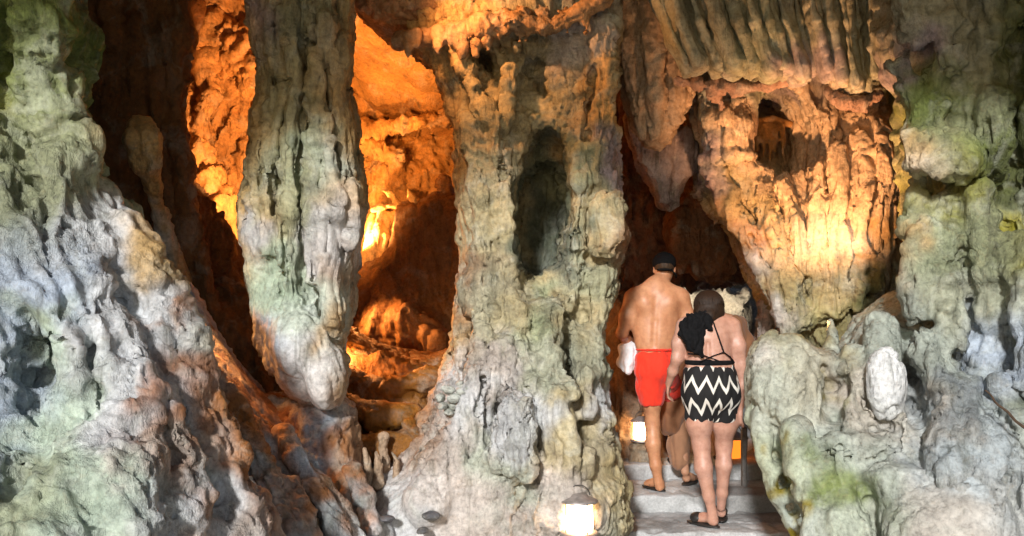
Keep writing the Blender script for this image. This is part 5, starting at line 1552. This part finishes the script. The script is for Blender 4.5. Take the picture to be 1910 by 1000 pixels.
s.limb([(1350, 657, YW - .116, .005), (1330, 664, YW - .124, .005), (1304, 676, YW - .124, .005)], .004)
s.limb([(1350, 657, YW - .116, .005), (1362, 666, YW - .095, .006), (1369, 676, YW - .07, .008)], .004)
part('strap', s, M_BLACK, wom)
s = Body(.005)
s.limb([(1284, 660, YW - .090, .006), (1310, 662, YW - .120, .005), (1335, 671, YW - .125, .005), (1356, 680, YW - .112, .006)], .004)
part('strap', s, M_BLACK, wom)
h = Body()
h.well(wq(0, -.012, .020), (.106, .114, .104), .02)
h.well(wq(0, -.03, -.035), (.104, .085, .085), .03)
h.well(wq(0, .125, -.04), (.10, .06, .12), .02, cut=True)
h.limb([(1306, 584, YW + .01, .04), (1322, 592, YW - .03, .045), (1338, 590, YW + .01, .038)], .04)
h.limb([(1340, 586, YW + .02, .025), (1345, 600, YW - .01, .014)], .02)
Vh, Fh = h.mesh()
rs = np.random.RandomState(5)
allV, allF, nv = [Vh], [Fh], len(Vh)
for i in range(230):                      # strands combed from the crown to the nape
    a0 = rs.uniform(-1.25, 1.25) + math.pi * 1.5
    sw = rs.uniform(-.25, .25)
    pts_ = []
    for q_ in np.linspace(0.12, 1.0, 9):
        th = q_ * rs.uniform(1.75, 1.9) if q_ < 1 else q_ * 1.95
        aa = a0 + sw * q_
        pts_.append(tuple(wq(math.cos(aa) * .113 * math.sin(th), math.sin(aa) * .121 * math.sin(th) - .010, .020 + .111 * math.cos(th))))
    Vs, Fs = tube_np(np.array(pts_), np.linspace(.0055, .0030, 9), 4)
    allV.append(Vs); allF.append(Fs + nv); nv += len(Vs)
me_ = mesh_np('hair', np.vstack(allV) - np.array(wom.location), np.vstack(allF))
ho = link('hair', me_, M_HAIR, wom)
h = Body()
h.limb([(1316, 590, YW - .05, .045), (1298, 606, YW - .09, .065), (1292, 628, YW - .11, .060), (1300, 650, YW - .13, .032), (1309, 664, YW - .14, .010)], .04, flat=1.5)
h.limb([(1290, 596, YW - .06, .035), (1276, 608, YW - .08, .028), (1272, 620, YW - .08, .016)], .04, flat=1.4)
h.limb([(1296, 612, YW - .09, .04), (1284, 640, YW - .10, .02), (1290, 655, YW - .11, .006)], .03, flat=1.4)
h.limb([(1318, 600, YW - .08, .03), (1326, 612, YW - .10, .010)], .02)
part('shoulder_ruffle', h, M_BLACK, wom, .020, (20, 20, 9), label='black ruffled cloth draped from neck over left shoulder')
for (a, b_, ex) in ((gl, gt, 0), (gr_, grt, 0)):
    d = (b_ - a).normalized(); ang = math.atan2(-d.x, d.y)
    f = Body(.0045)
    m_ = [list(r) for r in Matrix.Rotation(ang, 3, 'Z').transposed()]
    f.well(a + d * .105 + Vector((0, 0, -.014)), (.052, .142, .015), .004, mat=m_)
    so = part('slipper', f, M_RUBBER, wom)
    f = Body(.0045)
    f.well(a + d * .150 + Vector((0, 0, .022)), (.054, .062, .042), .004, mat=m_)
    f.well(a + d * .145 + Vector((0, 0, .014)), (.043, .09, .036), .004, cut=True, mat=m_)
    so2 = part('slipper_strap', f, M_RUBBER, wom)

# ---------------------------------------------------------------- person in brown, mostly hidden ahead
YT = 7.42
thr = empty('person', W(1300, 905, YT), 'person in loose brown clothes climbing ahead, mostly hidden by the woman', 'person')
b = Body(.007)
b.blob(1322, 640, YT, (.15, .11, .2), .08)
b.limb([(1290, 600, YT, .05), (1330, 592, YT, .06), (1372, 600, YT, .05)], .06)
b.limb([(1330, 596, YT + .02, .05), (1328, 586, YT + .07, .048)], .04)
b.head(1326, 580, YT + .12, nod=.5, s=.92)
b.limb([(1374, 604, YT, .045), (1386, 650, YT, .040), (1388, 690, YT + .08, .032), (1378, 712, YT + .2, .024)], .03)
b.hand(1378, 712, YT + .2, down=(-.2, .5, -.8), side=(0, 1, 0))
b.limb([(1286, 604, YT, .045), (1274, 650, YT, .040), (1272, 690, YT + .08, .032), (1280, 712, YT + .2, .024)], .03)
b.hand(1280, 712, YT + .2, down=(.2, .5, -.8), side=(0, 1, 0))
b.limb([(1290, 720, YT, .085), (1270, 800, YT - .02, .055), (1272, 850, YT - .08, .045), (1278, 880, YT - .10, .034)], .04)
b.limb([(1335, 720, YT, .085), (1345, 780, YT + .25, .055), (1345, 860, YT + .27, .034)], .04)
ha = Vector((W(1278, 0, YT - .1)[0], YT - .10, .152)); b.foot(ha, ha + Vector((.12, .19, 0)))
hb2 = Vector((W(1345, 0, YT + .28)[0], YT + .28, .28)); b.foot(hb2, hb2 + Vector((.03, .23, 0)))
part('body', b, M_SKIN_T, thr)
s = Body(.007)
s.blob(1325, 640, YT, (.185, .14, .24), .06)
s.limb([(1286, 604, YT, .06), (1330, 600, YT, .075), (1376, 604, YT, .06)], .06)
s.limb([(1374, 606, YT, .065), (1387, 640, YT, .068), (1394, 668, YT, .062)], .04)
s.limb([(1288, 606, YT, .06), (1276, 640, YT, .060), (1274, 664, YT, .056)], .04)
s.blob(1322, 700, YT, (.21, .15, .16), .08)
s.limb([(1280, 700, YT - .02, .09), (1258, 760, YT - .03, .105), (1252, 790, YT - .03, .105)], .08)
s.limb([(1330, 700, YT + .02, .09), (1340, 760, YT + .1, .1)], .08)
s.well(W(1255, 855, YT), (.4, .4, .210), .006, cut=True)
part('tunic', s, M_BROWN, thr, .018, (9, 9, 3))
s = Body(.007)
s.limb([(1272, 780, YT - .02, .085), (1266, 830, YT - .04, .080), (1268, 862, YT - .07, .074)], .05)
s.limb([(1338, 760, YT + .1, .08), (1346, 840, YT + .26, .07)], .05)
s.blob(1310, 740, YT, (.15, .12, .14), .06)
s.well(W(1290, 925, YT), (.5, .5, .230), .006, cut=True)
part('trousers', s, M_TAUPE, thr, .012, (9, 9, 3))
f = Body(.0045)
f.well(ha + Vector((.055, .09, -.012)), (.050, .138, .013), .004, mat=[list(r) for r in Matrix.Rotation(math.atan2(-.12, .19), 3, 'Z').transposed()])
part('flip_flop', f, M_RUBBER, thr)
f = Body(.0045)
f.well(hb2 + Vector((.015, .11, -.010)), (.050, .138, .012), .004)
part('flip_flop', f, M_RUBBER, thr)
h = Body(.007)
h.well(W(1326, 580, YT + .10), (.085, .1, .10), .01)
h.well(Vector(W(1326, 588, YT + .10)) + Vector((0, .1, 0)), (.09, .07, .12), .01, cut=True)
part('hair', h, M_HAIRM, thr, .004, (50, 50, 20))

def lamp(name, px, py, Y, energy, color, radius=0.05, spot=None, target=None, blend=0.6):
    d = bpy.data.lights.new(name, 'SPOT' if spot else 'POINT')
    d.energy = energy; d.color = color; d.shadow_soft_size = radius
    o = bpy.data.objects.new(name, d)
    o.location = W(px, py, Y)
    if spot:
        d.spot_size = R(spot); d.spot_blend = blend
        t = Vector(W(*target)) - Vector(o.location)
        o.rotation_euler = t.to_track_quat('-Z', 'Y').to_euler()
    COL.objects.link(o)
    return o


OR = (1.0, 0.36, 0.09)
lamp('unseen_spot', 1500, 634, 5.72, 300, (1.0, 0.47, 0.20), 0.05, 84, (1555, 90, 6.75), 0.8)
lamp('unseen_spot', 550, 360, 7.15, 260, (1.0, 0.38, 0.11), 0.05, 150, (400, 250, 8.7))
lamp('unseen_spot', 664, 448, 8.60, 130, (1.0, 0.42, 0.12), 0.03, 176, (720, 330, 9.4))
lamp('unseen_spot', 600, 240, 7.4, 130, OR, 0.04, 88, (800, 90, 9.0), 0.9)
lamp('unseen_spot', 632, 545, 8.0, 70, OR, 0.04, 150, (700, 660, 7.6))
lamp('unseen_spot', 760, -70, 5.6, 75, (1.0, 0.44, 0.16), 0.05, 100, (1010, 130, 6.3), 0.9)
lamp('unseen_spot', 385, 555, 5.75, 55, OR, 0.15, 70, (520, 900, 5.15), 0.7)  # added orange spill for the left valley, no lamp seen there
lamp('unseen_spot', 1335, 640, 9.9, 42, (1.0, 0.86, 0.68), 0.06, 150, (1340, 560, 11.2))  # added lamp standing in for daylight in the far chamber

lamp('unseen_spot', 630, 648, 6.75, 26, (1.0, 0.42, 0.13), 0.06, 150, (760, 740, 7.0))
